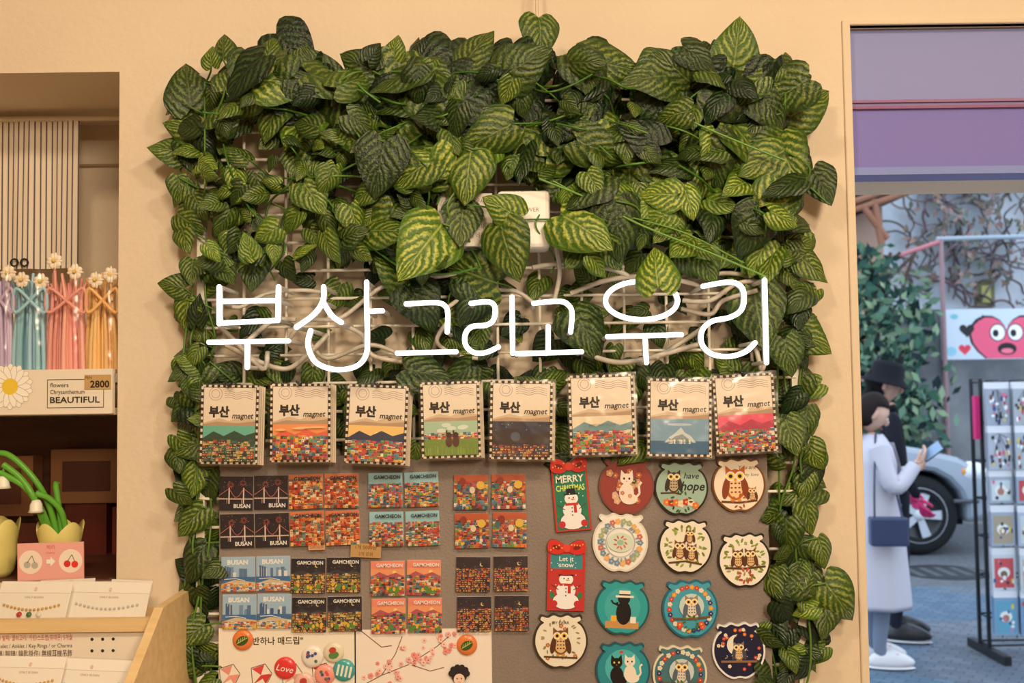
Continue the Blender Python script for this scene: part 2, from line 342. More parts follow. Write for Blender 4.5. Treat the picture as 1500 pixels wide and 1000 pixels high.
def bracelet_card(u,v0,v1,w,y,rot,style):
    m=MB(.001*(1.5+y)/1.5); h=v1-v0
    m.box(-w/2,w/2,0,1.2,-h/2,h/2,(248,242,232)); m.y=0
    m.rect(-w/2,w/2,h/2-h*.28,h/2,(252,247,238)); m.line([(-w/2,h/2-h*.28),(w/2,h/2-h*.28)],.6,(205,190,170))
    m.text('♔',0,h/2-14,8,(190,60,50)); m.text('ONLY BUSAN',0,h/2-h*.28-8,4.5,(150,120,100))
    n=15
    for i in range(n):
        x=-w*.38+i*w*.76/(n-1); z=-h*.08-7*math.sin(pi*i/(n-1)); 
        m.ellipsoid((x,-2,z),(2.0,2.0,2.0),[(215,170,80),(205,205,200)][style],GLOSS,8,6)
    if style==0:
        for i,cc in enumerate(((200,40,50),(60,120,70),(240,235,220))): m.ellipsoid((-14+i*14,-3,-h*.08-14),(4,2,4),cc,GLOSS,10,7)
    m.box(-w/2-2,w/2+2,-6,-5.6,-h/2-2,h/2+1,(255,255,255),CLEAR)
    m.build('bracelet_card',T(P(u,(v0+v1)/2,y),rot)@Matrix.Rotation(rad(-28),4,'X'))
for a in ((48,851,912,104,-.10,1,0),(158,852,909,116,-.085,2,1),(95,848,898,80,-.05,-2,1),(40,962,1020,100,-.20,2,0),(130,966,1024,118,-.19,3,1),(190,849,885,60,-.04,3,1)): bracelet_card(*a)
# ================= GRID PANEL
g=MB(); gy=-.03; WH=(240,232,216)
gl=P(296,300,gy).x; gr=P(1163,500,gy).x; gt=P(725,110,gy).z; gb=.72
for x in (gl,gr): g.box(x-.006,x+.006,gy-.005,gy+.005,gb,gt,WH,PLAST)
for z in (gt,gb): g.box(gl-.0065,gr+.0065,gy-.0056,gy+.0056,z-.005,z+.005,WH,PLAST)
nx=14
for i in range(1,nx): x=gl+(gr-gl)*i/nx; g.tube([(x,gy,gb),(x,gy,gt)],.0024,WH,6,PLAST)
z=gt-.04
while z>gb: g.tube([(gl,gy-.004,z),(gr,gy-.004,z)],.0024,WH,6,PLAST); z-=.0405
for z in (gt-.2,gt-.42,gt-.7): 
    for x in (gl,gr): g.box(x-.0055,x+.0055,gy+.004,-.001,z-.006,z+.006,WH,PLAST)
br=P(790,108,gy); g.box(br.x-.03,br.x+.03,gy-.012,gy-.0058,br.z-.004,br.z+.0058,WH,PLAST)
g.build('white_wire_grid_panel')
m=MB(); hx=P(787,50,-.04); m.tube([(hx.x,-.042,CH),(hx.x,-.042,br.z)],.0024,(225,205,175),8,PLAST); m.build('hanging_cord')
m=MB(); a=P(728,281,-.085);b=P(806,364,-.085); m.box(a.x,b.x,-.095,-.04,b.z,a.z,(250,246,238),PLAST); m.y=-.0952
m.text('LED POWER',(a.x+b.x)/2,a.z-.03,.008,(150,140,130))
m.build('white_power_adapter',bevel=.006)
m=MB(); a=P(642,287,-.07);b=P(722,362,-.07); m.box(a.x,b.x,-.085,-.04,b.z,a.z,(240,232,218),PLAST); m.y=-.0852
for i in range(5): m.text('전원 주의사항 네온사인'[:11-i%3],a.x+.010,a.z-.014-i*.012,.009,(150,110,90),'l',maxw=.055)
m.build('white_controller_box',bevel=.002)
# ================= NEON
NY=-.125
S=[]
def st_(pts,curve=False): S.append((pts,curve))
st_([(321,420),(321,474)]);st_([(321,441),(407,440)]);st_([(321,473),(407,469)]);st_([(408,420),(407,469)])
st_([(306,501),(422,499)]);st_([(362,501),(362,538)])
st_([(474,420),(473,440),(460,460),(434,479)],1);st_([(473,442),(486,462),(500,472)],1)
st_([(455,484),(451,505),(462,530),(490,541),(520,537),(536,520),(538,490),(537,450),(537,413)],1);st_([(537,456),(560,455)])
st_([(595,445),(638,443),(652,448),(656,460),(655,486)],1);st_([(582,517),(668,515)])
st_([(690,444),(716,442),(725,450),(723,468),(712,476),(692,478),(682,488),(682,505),(694,516),(712,516),(730,508)],1);st_([(750,435),(751,517)])
st_([(782,444),(820,441),(834,448),(838,460),(836,486)],1);st_([(803,478),(803,516)]);st_([(757,518),(852,515)])
st_([(940+53*math.cos(t*pi/8),440+28*math.sin(t*pi/8)) for t in range(17)],1);st_([(890,493),(998,490)]);st_([(945,493),(947,531)])
st_([(1030,419),(1068,413),(1086,420),(1090,438),(1085,455),(1068,465),(1044,470),(1029,483),(1028,503),(1042,518),(1068,522),(1092,515),(1106,502)],1);st_([(1120,410),(1123,531)])
ne=MB(); bk=MB()
for pts,cv in S:
    p=[P(u,v,NY) for u,v in pts]
    p=catmull(p,5) if cv else [p[0].lerp(p[1],t/4) for t in range(5)]
    ne.tube(p,.0034,(255,255,255),10,NEON)
    for e in (p[0],p[-1]): ne.ellipsoid(e,(.0034,)*3,(255,255,255),NEON,10,6)
    q=[Vector((x.x,NY+.006,x.z)) for x in p]; bk.tube(q,.0038,(190,188,185),10,PLAST)
    for e in (q[0],q[-1]): bk.tube([e,Vector((e.x,-.036,e.z))],.003,(215,210,200),8,PLAST)
NE=empty('neon_sign',P(720,470,NY)); 
for mm,n in ((ne,'lit_tubes'),(bk,'tube_backing')):
    o=mm.build(n); o.parent=NE; o.matrix_parent_inverse=Matrix.Translation(-NE.location)
cb_=MB()
for pts in ([(321,440),(350,450),(390,430),(440,425),(474,428)],[(322,478),(345,500),(385,540),(392,515)],[(421,500),(450,470),(500,465),(560,420),(600,425)],[(362,500),(400,470),(434,468)],
  [(452,500),(480,525),(540,505),(582,517)],[(656,470),(640,500),(668,520),(700,525)],[(656,450),(690,430),(750,425),(782,444)],[(815,362),(820,400),(812,440)],
  [(836,430),(890,410),(960,405),(1030,419)],[(1000,440),(1040,440),(1080,415),(1120,412)],[(998,452),(1040,460),(1060,440),(1110,425)],[(852,516),(900,530),(947,525),(1028,503)],[(1030,480),(1000,500),(960,525)],[(1106,502),(1115,540),(1120,531)],[(780,392),(830,385),(900,395),(930,412)],[(500,475),(530,490),(545,520),(590,530)],[(330,505),(380,530),(420,540),(450,520),(480,490)],[(1000,410),(1060,400),(1100,405),(1118,412)],[(585,400),(640,405),(700,395),(760,390)]):
    cb_.tube(catmull([P(u,v,rnd(-.08,-.05)) for u,v in pts],6),rnd(.0028,.0038),(200,190,174),8,PLAST)
o=cb_.build('feed_cables'); o.parent=NE; o.matrix_parent_inverse=Matrix.Translation(-NE.location)
# ================= IVY
LV=[];LF=[];LUV=[];LC=[]
def leaf(center,L,ang,tilt=(0,0),tone=.5,stripe=.7,wid=1.0,curl=None):
    d0=Vector((math.cos(rad(ang)),0,math.sin(rad(ang)))); n=Vector((tilt[0],-1,tilt[1])).normalized()
    d=(d0-n*d0.dot(n)).normalized(); s=d.cross(n)
    curl=rnd(.1,.6) if curl is None else curl; fold=rnd(.0,.4); NR,NC=9,8; i0=len(LV); tw=rnd(-.5,.5); cup=rnd(.1,.5); ph=rnd(0,6)
    for a in range(NR+1):
        t=a/NR; w=.48*wid*max(0,math.sin(pi*(.13+.87*t)**.56))**.85 if t<1 else 0
        for b in range(NC+1):
            q=b/NC*2-1; aq=abs(q); x=q*w; y=t+(-.20*math.sin(pi*min(aq,1)*.8)+.09*aq*aq)*(1-t)**2
            z=-curl*(y-.3)**2 + fold*0.5*aq*w -cup*aq*aq*w +tw*x*(y-.5)+.02*math.sin(t*11+q*5+ph)*aq
            p=center+ (d*(y-.5)+s*x+n*z)*L
            if p.y>-.004: p.y=-.004
            LV.append(p)
    for a in range(NR):
        for b in range(NC):
            j=i0+a*(NC+1)+b; LF.append((j,j+1,j+NC+2,j+NC+1)); LC.append((tone,stripe))
            for (aa,bb) in ((a,b),(a,b+1),(a+1,b+1),(a+1,b)): LUV.append((bb/NC,aa/NR))
    return center-d*.5*L
big=[(1080,60,80,75,.7),(1190,150,78,30,.6),(1205,273,62,-65,.15),(792,56,66,-90,.45),(702,64,66,60,.3),(578,66,40,90,.7),(275,120,78,100,.2),(241,218,52,170,.5),(285,190,95,165,.45),(326,66,48,100,.35),(308,80,34,95,.6),(396,70,48,80,.4),(1012,82,66,70,.4),(900,96,90,-10,.35),(720,135,95,20,.02),(765,165,80,-80,.02),(618,365,108,-130,1),(685,256,84,-95,.6),(605,252,74,-150,.5),(745,372,84,-70,.45),(858,336,94,-45,.85),(960,386,70,95,1),(682,398,92,165,.4),(734,303,60,150,.8),(890,212,84,-60,.65),(830,207,74,40,.6),(772,226,84,-80,.4),(1010,298,50,-80,.95),(962,284,58,170,.9),(862,490,80,-70,.2),(1112,468,92,-85,.3),(1190,498,68,-40,.6),(1232,884,72,-60,.55),(1210,905,60,-100,.3),(1195,396,50,-40,.5),(1178,358,40,10,.6),(272,463,48,-100,.6),(250,418,42,170,.4),(262,282,44,-120,.5),(505,160,96,-85,.25),(585,130,100,-95,.35),(460,235,76,-100,.5),(460,290,60,-60,.6),(395,180,62,-110,.4),(1120,235,84,-150,.6),(1090,140,100,-20,.12),(1130,170,80,-95,.05),(960,170,84,-110,.05),(970,180,70,-50,.7),(1000,150,70,160,.4),(1110,380,56,-120,.95),(1150,320,50,-20,.8),(1035,390,60,-60,.5),(676,330,66,-95,.3),(905,340,90,-90,.12),(555,250,86,-100,.08),(400,125,90,160,.02),(340,110,52,70,.3),(460,95,70,120,.2),(520,90,60,150,.2),(640,110,60,-30,.3),(870,270,44,-60,.6),(930,240,50,10,.7),(505,215,60,-60,.5),(440,80,44,80,.4),(850,110,56,130,.4),(950,95,50,-150,.4),(1065,170,80,-100,.35),(1130,125,56,0,.6),(620,450,80,-60,.1),(690,450,66,-120,.05),(700,425,60,-40,.1),(630,548,70,-10,.15),(665,555,60,-150,.2),(370,400,56,-90,.2),(330,395,50,-60,.4),(560,380,50,-120,.3),(1155,525,56,-80,.3),(1160,640,56,-80,.4),(280,545,60,-150,.25),(1195,670,44,-60,.7),(1180,712,40,-100,.5),(1185,760,50,-70,.5),(1205,810,44,-80,.5),(262,280,40,-90,.4),(270,350,46,-70,.6),(268,520,50,160,.2),(270,600,50,-140,.2),(272,655,48,-160,.3),(284,707,46,-100,.7),(278,765,52,-130,.4),(285,825,64,-120,.1),(278,930,48,-150,.35),(268,968,50,160,.35)]
heads=[]
for (u,v,L,a,tn) in big:
    y=rnd(-.13,-.11) if 240<v<380 else rnd(-.10,-.06)
    if v in (386,): y=-.158
    if v in (372,302,336,365,303): y=-.135
    if 390<v<560: y=-.075
    if u<300 or u>1165: y=-.05
    heads.append(leaf(P(u,v,y),L*.001*(1.5+y)/1.5*1.02,a+rnd(-6,6),(rnd(-.35,.35),rnd(-.15,.4)),tn,rnd(.65,1.0)))
def dens(u,v):
    if 300<=u<=1160 and 108<=v<=392:
        if 345<u<425 and 175<v<265: return .18
        if 620<u<830 and 262<v<378: return .0
        if u<340 and v<130: return .3
        nz=noise.noise(Vector((u/55,v/55,3.3)))
        k=1.25 if (u<540 and v>190) else .85
        return (.2 if nz<-.22 else .8)*k
    if 275<=u<=1120 and 72<=v<108: return .12
    if (262<=u<300 or 1160<u<=1180) and 130<v<420: return .2
    if 300<u<1150 and 392<v<545:
        if 600<u<720 : return .36
        if 1085<u: return .35
        if 830<u<900: return .25
        return .10
    if 320<u<1130 and 545<=v<665: return .36
    if 258<=u<=315 and v>400: return .48
    if 1125<=u<=1195 and v>400: return .50
    return 0
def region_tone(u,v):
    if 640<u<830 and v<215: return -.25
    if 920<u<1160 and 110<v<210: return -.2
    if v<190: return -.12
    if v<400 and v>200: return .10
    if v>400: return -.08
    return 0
cnt=0
while cnt<1150:
    u,v=rnd(245,1200),rnd(60,1040)
    if random.random()>dens(u,v): continue
    cnt+=1
    main=300<u<1160 and v<400
    L=random.choice((30,34,38,44,52,60,72,84)) if main else rnd(30,52)
    if u<540 and v>190 and main: L=rnd(24,46)
    y=rnd(-.12,-.02) if main else rnd(-.07,-.015)
    if 395<v<670 and 300<u<1150: y=rnd(-.045,-.012)
    if v>660: y=rnd(-.06,-.012)
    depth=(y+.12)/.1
    tone=random.betavariate(1.4,2.0)-.28*(depth if main else .2)+region_tone(u,v)  # deeper leaves darkened: shade inside the foliage put into the leaf colour
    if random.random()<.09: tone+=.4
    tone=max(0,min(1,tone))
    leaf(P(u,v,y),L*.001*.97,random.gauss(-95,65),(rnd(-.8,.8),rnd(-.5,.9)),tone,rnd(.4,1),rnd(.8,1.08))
me=bpy.data.meshes.new('artificial_ivy'); me.from_pydata([tuple(v) for v in LV],[],LF)
uvl=me.uv_layers.new(name='UVMap'); arr=[]
for q in LUV: arr+=q
uvl.data.foreach_set('uv',arr)
at=me.color_attributes.new('Col','FLOAT_COLOR','CORNER'); arr=[]
for c_ in LC: arr+=[c_[0],c_[1],0,1]*4
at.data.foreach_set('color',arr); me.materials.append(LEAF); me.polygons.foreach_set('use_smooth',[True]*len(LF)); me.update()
IV=empty('artificial_ivy_vine',P(725,250,-.05))
o=bpy.data.objects.new('leaves',me); sc.collection.objects.link(o); o.parent=IV; o.matrix_parent_inverse=Matrix.Translation(-IV.location)
m=MB()
GS=(88,128,48)
def vine(pts,y0=-.06,y1=-.12,r=.0016,col=GS):
    m.tube(catmull([P(u,v,rnd(y1,y0)) for u,v in pts],7),r,col,6,PLAST)
vine([(790,262),(860,290),(940,330),(1040,370),(1122,405)],-.12,-.125,.0016,(104,150,56)); vine([(810,265),(900,310),(1000,340),(1090,385)],-.115,-.125,.0012,(104,150,56))
vine([(985,165),(1040,190),(1100,215),(1150,235)],-.11,-.12,.0015,(104,150,56)); vine([(640,180),(590,215),(520,240),(470,270)]);vine([(650,190),(655,250),(640,300)]);vine([(870,95),(830,80),(815,100),(780,130)],-.05,-.06)
vine([(1150,220),(1185,245),(1175,270),(1140,290)]);vine([(1160,250),(1215,300)],-.05,-.05)
for h in heads:
    if h.z>P(0,440).z or abs(h.x)>.42:
        e=h+Vector((rnd(-.05,.05)-(.03 if h.x>.4 else 0)+(.03 if h.x<-.42 else 0),.04,rnd(-.06,-.005))); e.y=min(e.y,-.03); mid=(h+e)/2+Vector((rnd(-.01,.01),-.01,rnd(0,.01))); m.tube(catmull([h,mid,e],5),.0014,GS,6,PLAST)
for i in range(46):
    u,v=rnd(310,1120),rnd(120,360); p=[(u,v)]; a=rnd(0,2*pi)
    for _ in range(5): a+=rnd(-.7,.7); u=max(300,min(1150,u+38*math.cos(a))); v=max(105,min(400,v+28*math.sin(a))); p.append((u,v))
    vine(p,-.05,-.12,rnd(.0011,.0017),jit((82,128,46),20))
for u0 in (275,290,305,1135,1155,1175):
    vine([(u0+rnd(-12,12),v) for v in range(380,1060,60)],-.03,-.05,.0016)
o=m.build('stems'); o.parent=IV; o.matrix_parent_inverse=Matrix.Translation(-IV.location)
# ================= BOARD
by=-.04; BF=-.046
bz=.80; bx=P(1122,670,by).x
FELT=noisemat('grey_board',(130,118,112),(144,132,124),6,.6,.15,300)
slab('grey_magnet_board',P(323,800,by).x,bx,BF,-.036,bz,P(725,664,by).z,FELT)
kf=.001*(1.5+BF)/1.5
HOUSE=[(214,72,48),(232,120,60),(240,190,90),(90,150,170),(60,100,140),(240,228,206),(170,60,50),(120,160,90),(200,90,110),(80,60,70)]
def village(m,x0,x1,z0,z1,pal,rows=7,cols=8,night=0):
    rows=int(rows*1.4+.5); cols=int(cols*1.35+.5)
    dz=(z1-z0)/rows; dx=(x1-x0)/cols
    for r in range(rows):
        z=z1-(r+1)*dz
        for c in range(cols):
            col=jit(random.choice(pal),12); a=max(x0,x0+c*dx+rnd(-.35,.2)*dx); b=min(x1,a+dx*rnd(.8,1.3)); h=dz*rnd(.9,1.5)
            if b-a<.5: continue
            top=min(z1+dz*.5,z+h); m.rect(a,b,z,top,col)
            rc=jit(random.choice(pal),10)
            if random.random()<.6: m.rect(a,b,top-dz*.28,top,rc)
            wc=(250,220,120) if night else (50,42,50)
            if random.random()<.7: m.rect(a+(b-a)*.2,a+(b-a)*.45,z+dz*.25,z+dz*.62,wc)
            if random.random()<.4: m.rect(a+(b-a)*.6,a+(b-a)*.8,z+dz*.3,z+dz*.6,wc)
def sqmag(u,v,kind):
    m=MB(kf); m.cm=GLOSS; h=24.5
    m.box(-h,h,-4,-.2,-h,h,(235,228,220)); m.y=-4.05
    if kind=='bridge':
        m.rect(-h,h,-h,h,(24,24,44)); 
        for i in range(14): m.ell(rnd(-22,22),rnd(4,22),.4,.4,(220,200,160),n=6)
        for cx,cz in ((-8,12),(10,15)):
            for i in range(10): a=i*36; m.line([(cx+2*math.cos(rad(a)),cz+2*math.sin(rad(a))),(cx+5*math.cos(rad(a)),cz+5*math.sin(rad(a)))],.5,(230,110,90))
        m.line([(-h,-8),(h,-8)],1.6,(225,200,190)); 
        for x in (-10,11): m.line([(x,-15),(x,8)],1.8,(235,215,205)); m.line([(x-3,-15),(x-3,-8)],.8,(200,170,170))
        m.line([(-h,-3),(-10,7)],.7,(220,120,120)); m.line([(-10,7),(-4,-3),(0,-6),(5,-3),(11,7)],.7,(220,120,120)); m.line([(11,7),(h,-3)],.7,(220,120,120))
        for i in range(12): x=-22+i*4; m.line([(x,-8),(x,-6)],.4,(230,180,170))
        m.text('BUSAN',9,-21,8,(250,246,246),bold=.03,maxw=24)
    elif kind=='day':
        m.rect(-h,h,-h,h,(170,205,235)); m.text('BUSAN',-1,14,9,(255,255,255),bold=.04,maxw=30)
        for i in range(9): 
            x=rnd(-22,16); hh=rnd(2,11); m.rect(x,x+rnd(3,6),-4,hh,random.choice(((90,130,175),(235,240,245),(120,160,200),(60,95,150))))
        for i in range(3): x=-20+i*3.4; m.rect(x,x+2.6,-4,12-i,(70,110,160))
        m.rect(-h,h,-h,-4,(60,120,180)); m.poly([(-h,-14),(-5,-8),(h,-12),(h,-h),(-h,-h)],(225,205,170)); village(m,-h,h,-h,-14,[(235,120,70),(240,240,235),(80,130,190),(240,200,110)],3,8)
        m.line([(-20,-7),(-4,-6),(10,-9)],1,(250,250,250))
    else:
        pal=HOUSE; sky={'red':(226,130,90),'blue':(160,214,230),'night':(28,28,48),'sunset':(250,150,128),'multi':(200,95,60),'multin':(40,32,50)}[kind]
        top={'red':18,'blue':9,'night':2,'sunset':2,'multi':14,'multin':8}[kind]
        m.rect(-h,h,-h,h,sky)
        if kind=='red': pal=[(216,90,52),(232,130,70),(190,60,44),(245,180,100),(110,140,130),(240,222,190),(120,60,44)]
        if kind=='night': pal=[(60,50,56),(120,80,60),(190,150,70),(50,70,90),(160,60,50),(90,110,70),(220,190,120)]
        if kind=='multin': pal=[(110,50,45),(150,80,50),(50,60,100),(190,150,90),(70,36,50),(190,60,50),(40,34,50)]
        if kind=='sunset': m.rect(-h,h,4,13,(250,170,120)); m.ell(10,8,3,3,(255,225,150)); m.poly([(-h,2),(-12,9),(0,4),(12,8),(h,2),(h,-5),(-h,-5)],(190,90,110))
        if kind in('night','multin'):
            m.ell(12,14,2.6,2.6,(245,225,150)); m.ell(13.2,14.6,2.3,2.3,sky); [m.ell(rnd(-20,20),rnd(8,20),.4,.4,(240,230,190),n=6) for _ in range(8)]
            m.poly([(-h,2),(-10,8),(4,3),(14,7),(h,3),(h,-5),(-h,-5)],(50,60,80))
        village(m,-h,h,-h,top,pal,8 if top>5 else 6,8,night=kind in('night','multin'))
        if kind in('sunset','night'):
            for i in range(4): m.ell(rnd(-20,20),-20+rnd(0,6),3.4,3.4,(90,150,70)); m.ell(rnd(-20,20),-18+rnd(0,5),2,3,(245,190,60))
        if kind=='multi':
            m.ell(-12,15,5,6,(150,50,40)); m.ell(14,10,6,6,(240,200,80)); m.ell(2,3,4,5,(240,225,200)); m.rect(-20,-14,4,12,(60,120,130)); village(m,-h,h,-h,-9,pal,3,8)
        if kind in('blue','night','sunset','red'): m.text('GAMCHEON',3,16.5,7,(252,252,250) if kind in('night','sunset') else (35,50,70),bold=.03,maxw=38)
    m.box(-h,h,m.y-.35,m.y-.3,-h,h,(255,255,255),CLEAR)
    m.build('square_fridge_magnet',T(P(u,v,BF),rnd(-1.6,1.6)))
G=[((347,398),(722,777,840,895),('bridge','bridge','day','day')),((449,501),(719,773,842,899),('red','red','night','night')),((565,618),(717,774,846,901),('blue','blue','sunset','sunset')),((690,745),(720,776,840,898),('multi','multi','multin','multin'))]
for us,vs,ks in G:
    for j,u in enumerate(us):
        for i in range(4): sqmag(u+i*1.6,vs[i]-j*1.2,ks[i])
m=MB(kf); m.box(-22,22,-1,0,-10,10,(190,150,95)); m.y=-1.05; m.text('1개 5000원',0,2,7,(70,45,25)); m.text('2개 만원',0,-7,6,(70,45,25)); m.build('kraft_price_tag',T(P(536,806,BF-.006),3))
m=MB(kf); m.box(-12,12,-1,0,-4,4,(215,160,120)); m.y=-1.05; m.text('GAMCHEON',0,-2,5,(90,50,30),maxw=20); m.build('kraft_price_tag',T(P(464,801,BF-.006),-1))
BR=(120,72,40)
def bowl(w,h):
    r=[(0,-.97),(.22,-1),(.40,-.95),(.60,-.82),(.84,-.56),(.98,-.22),(1,.08),(.94,.36),(.80,.60),(.66,.72),(.80,.82),(.74,.95),(.50,.90),(.28,1.0),(0,.92)]
    p=[(x*w/2,z*h/2,0) for x,z in r]+[(-x*w/2,z*h/2,0) for x,z in r[-2:0:-1]]
    return [(q.x,q.y) for q in catmull(p,4,True)]
def owl(m,x,z,s,body=BR,wing=(90,52,30),belly=(225,190,140),eye=(245,200,60)):
    m.ell(x,z,9*s,13*s,body); m.poly([(x-8*s,z+8*s),(x-8*s,z+16*s),(x-2*s,z+11*s)],body); m.poly([(x+8*s,z+8*s),(x+8*s,z+16*s),(x+2*s,z+11*s)],body)
    m.ell(x,z-3*s,6*s,8*s,belly)
    for i in range(3):
        for j in range(3): m.ell(x+(j-1)*3.2*s,z-(i-.3)*3.6*s,1.1*s,.8*s,wing,n=6)
    m.ell(x-8*s,z-3*s,3*s,9*s,wing,rot=-10); m.ell(x+8*s,z-3*s,3*s,9*s,wing,rot=10)
    for q in(-1,1): m.ell(x+q*3.8*s,z+7*s,4*s,4*s,(245,238,220)); m.ell(x+q*3.8*s,z+7*s,2.8*s,2.8*s,eye); m.ell(x+q*3.8*s,z+7*s,1.6*s,1.6*s,(20,15,15))
    m.poly([(x-1.4*s,z+5*s),(x+1.4*s,z+5*s),(x,z+1.5*s)],(235,150,40))
    for q in(-1,1): m.ell(x+q*3*s,z-13*s,1.8*s,1.2*s,(225,150,50),n=8)
def flower(m,x,z,r,c,cc=(245,210,80)):
    for i in range(5): a=i*1.2566; m.ell(x+r*.6*math.cos(a),z+r*.6*math.sin(a),r*.5,r*.5,c,n=8)
    m.ell(x,z,r*.3,r*.3,cc,n=8)
def leaves(m,x,z,n,R,c,s=3):
    for i in range(n): a=2*pi*i/n+rnd(-.2,.2); m.ell(x+R*math.cos(a),z+R*math.sin(a),s,s*.45,jit(c,20),rot=math.degrees(a)+rnd(-50,50),n=8)
def cat(m,x,z,s,c,dark=(40,30,30)):
    m.ell(x,z-6*s,8*s,11*s,c); m.ell(x+3*s,z-12*s,9*s,6*s,c); m.ell(x,z+9*s,7*s,6*s,c)
    m.poly([(x-7*s,z+10*s),(x-6*s,z+19*s),(x-1*s,z+13*s)],c); m.poly([(x+7*s,z+10*s),(x+6*s,z+19*s),(x+1*s,z+13*s)],c)
    for q in(-1,1): m.ell(x+q*2.8*s,z+9.5*s,1.1*s,1.3*s,dark,n=8)
    m.poly([(x-1*s,z+7*s),(x+1*s,z+7*s),(x,z+5.8*s)],(220,110,110))
    m.line([(x+9*s,z-12*s),(x+14*s,z-6*s),(x+13*s,z+3*s),(x+16*s,z+6*s)],2.4*s,c)
def shaped(u,v,w,h,kind,rot=0):
    m=MB(kf); m.cm=GLOSS; out=bowl(w,h)
    edge,bg={'cat':((120,70,60),(150,62,56)),'hope':((30,25,20),(160,192,178)),'orange':((120,70,30),(244,232,212)),'plate':((225,220,210),(244,242,238)),'owls':((30,26,22),(242,236,220)),'branch':((30,26,22),(244,238,226)),
      'hatcat':((24,90,95),(44,164,172)),'teal':((20,110,140),(70,165,190)),'white':((60,50,40),(238,232,216)),'navy':((235,235,240),(24,28,62)),'cats':((20,90,110),(40,144,160)),'teal2':((230,225,200),(70,120,130))}[kind]
    m.prism(out,-.3,-6,edge,edge); m.y=-6.05; m.poly([(x*.93,z*.93) for x,z in out],bg)
    if kind=='cat':
        for i in range(26): flower(m,rnd(-26,26),rnd(-25,22),rnd(3,5.5),random.choice(((205,150,120),(60,80,76),(220,180,160),(190,100,80))))
        cat(m,0,-2,1.35,(244,230,218)); flower(m,-6,-10,3,(200,120,100)); flower(m,5,-14,3,(210,150,120))
    elif kind=='hope':
        owl(m,-11,8,1.15,(70,60,50),(50,42,36),(190,170,140)); m.text('have',14,14,12,(30,32,32),slant=.25,bold=.01); m.text('hope',16,-3,18,(30,34,30),slant=.25,bold=.02,maxw=34)
        m.line([(-30,-8),(-10,-7),(0,-9)],2.5,(80,55,35))
        for i in range(7): flower(m,-21+i*7,-22+rnd(-3,4),5,random.choice(((200,50,40),(230,120,60),(240,220,200))))
        leaves(m,0,-20,12,14,(60,90,50))
    elif kind=='orange':
        m.text('You are',12,22,8,(60,50,40),slant=.2); m.text('my love',18,12,7,(60,50,40),slant=.2); owl(m,-5,0,1.75,(200,96,36),(140,60,25),(242,208,160)); owl(m,19,-14,.7,(200,110,45))
        m.line([(-26,-24),(0,-26),(26,-23)],3,(100,60,30)); leaves(m,0,-24,8,9,(170,90,40))
    elif kind=='plate':
        for i in range(22): a=2*pi*i/22; flower(m,29*math.cos(a),30*math.sin(a),4.2,random.choice(((205,110,100),(110,150,190),(160,180,150),(240,180,110))),(230,200,120)); 
        leaves(m,0,0,24,25,(150,170,180),3); m.ring(0,0,21,.8,(150,160,175)); m.ell(0,0,19,14,(212,228,212)); leaves(m,0,0,9,8,(220,120,110),3); m.ell(0,0,5,4,(160,200,180))
    elif kind in('owls','branch','white'):
        if kind!='white': leaves(m,0,0,26,28,(130,150,60),3.6); leaves(m,0,2,20,22,(160,170,80),3)
        else: leaves(m,0,2,20,26,(150,140,100),3); [flower(m,rnd(-24,24),rnd(-26,24),3,(190,110,90)) for _ in range(7)]
        if kind=='owls': owl(m,-8,-6,.95); owl(m,9,-9,.85); owl(m,6,14,.7); m.line([(-24,-24),(0,-21),(24,-25)],2.5,(90,60,35))
        elif kind=='branch': owl(m,-9,2,.95); owl(m,9,2,.95); m.line([(-28,-10),(0,-12),(30,-10)],3,(90,60,35)); leaves(m,0,-22,10,9,(190,90,60),3.5)
        else: owl(m,0,-2,1.35,(130,85,50)); m.line([(-24,-22),(24,-24)],2.5,(90,60,35)); m.text('MY DEAR',0,24,6,(80,60,40))
    elif kind=='hatcat':
        m.ell(0,0,26,28,(66,176,182)); m.rect(-24,24,-30,-20,(200,150,90)); m.ell(2,-8,11,17,(18,18,22)); m.ell(2,12,9,8,(18,18,22)); m.rect(-10,16,14,17,(240,235,220)); m.rect(-5,11,17,24,(240,235,220)); m.rect(-5,11,17,19,(30,30,30))
        m.line([(-4,2),(-14,6),(-16,10)],2.5,(18,18,22)); m.rect(-16,-8,-20,-12,(245,180,60)); m.rect(12,20,-22,-13,(240,235,225)); m.poly([(-6,8),(-12,5),(-6,4)],(18,18,22))
    elif kind in('teal','teal2'):
        for i in range(26): a=2*pi*i/26; flower(m,30*math.cos(a),31*math.sin(a),3.4,random.choice(((210,60,60),(240,160,60),(40,60,130),(230,225,210))))
        m.ell(2,4,18,18,(200,218,218)); owl(m,2,2,1.15,(150,140,125),(90,100,120),(225,215,200)); m.line([(-26,-13),(0,-14),(28,-12)],3,(120,80,45)); leaves(m,0,-20,10,10,(60,120,60)); [flower(m,rnd(-18,18),-23+rnd(-4,3),4,(220,90,60)) for _ in range(5)]
    elif kind=='navy':
        m.ell(-2,8,15,15,(240,236,222)); m.ell(4,12,12,12,(24,28,62)); owl(m,0,-2,.95,(130,120,110),(70,70,90)); m.line([(-26,-15),(26,-16)],3,(150,110,70))
        for i in range(20): a=rnd(0,6.28); flower(m,rnd(24,31)*math.cos(a),rnd(24,31)*math.sin(a),2.6,random.choice(((220,120,60),(240,220,200),(200,70,80))))
        [m.ell(rnd(-24,24),rnd(-10,28),.6,.6,(250,240,200),n=6) for _ in range(14)]
    elif kind=='cats':
        m.ell(0,4,26,26,(76,184,192)); cat(m,-9,0,1.2,(20,18,20),(240,220,90)); cat(m,10,2,1.1,(240,232,218)); m.rect(-24,24,-30,-20,(170,90,50)); m.ell(-2,26,3,2,(220,60,60))
    m.build('decorative_ceramic_magnet',T(P(u,v,BF),rot))
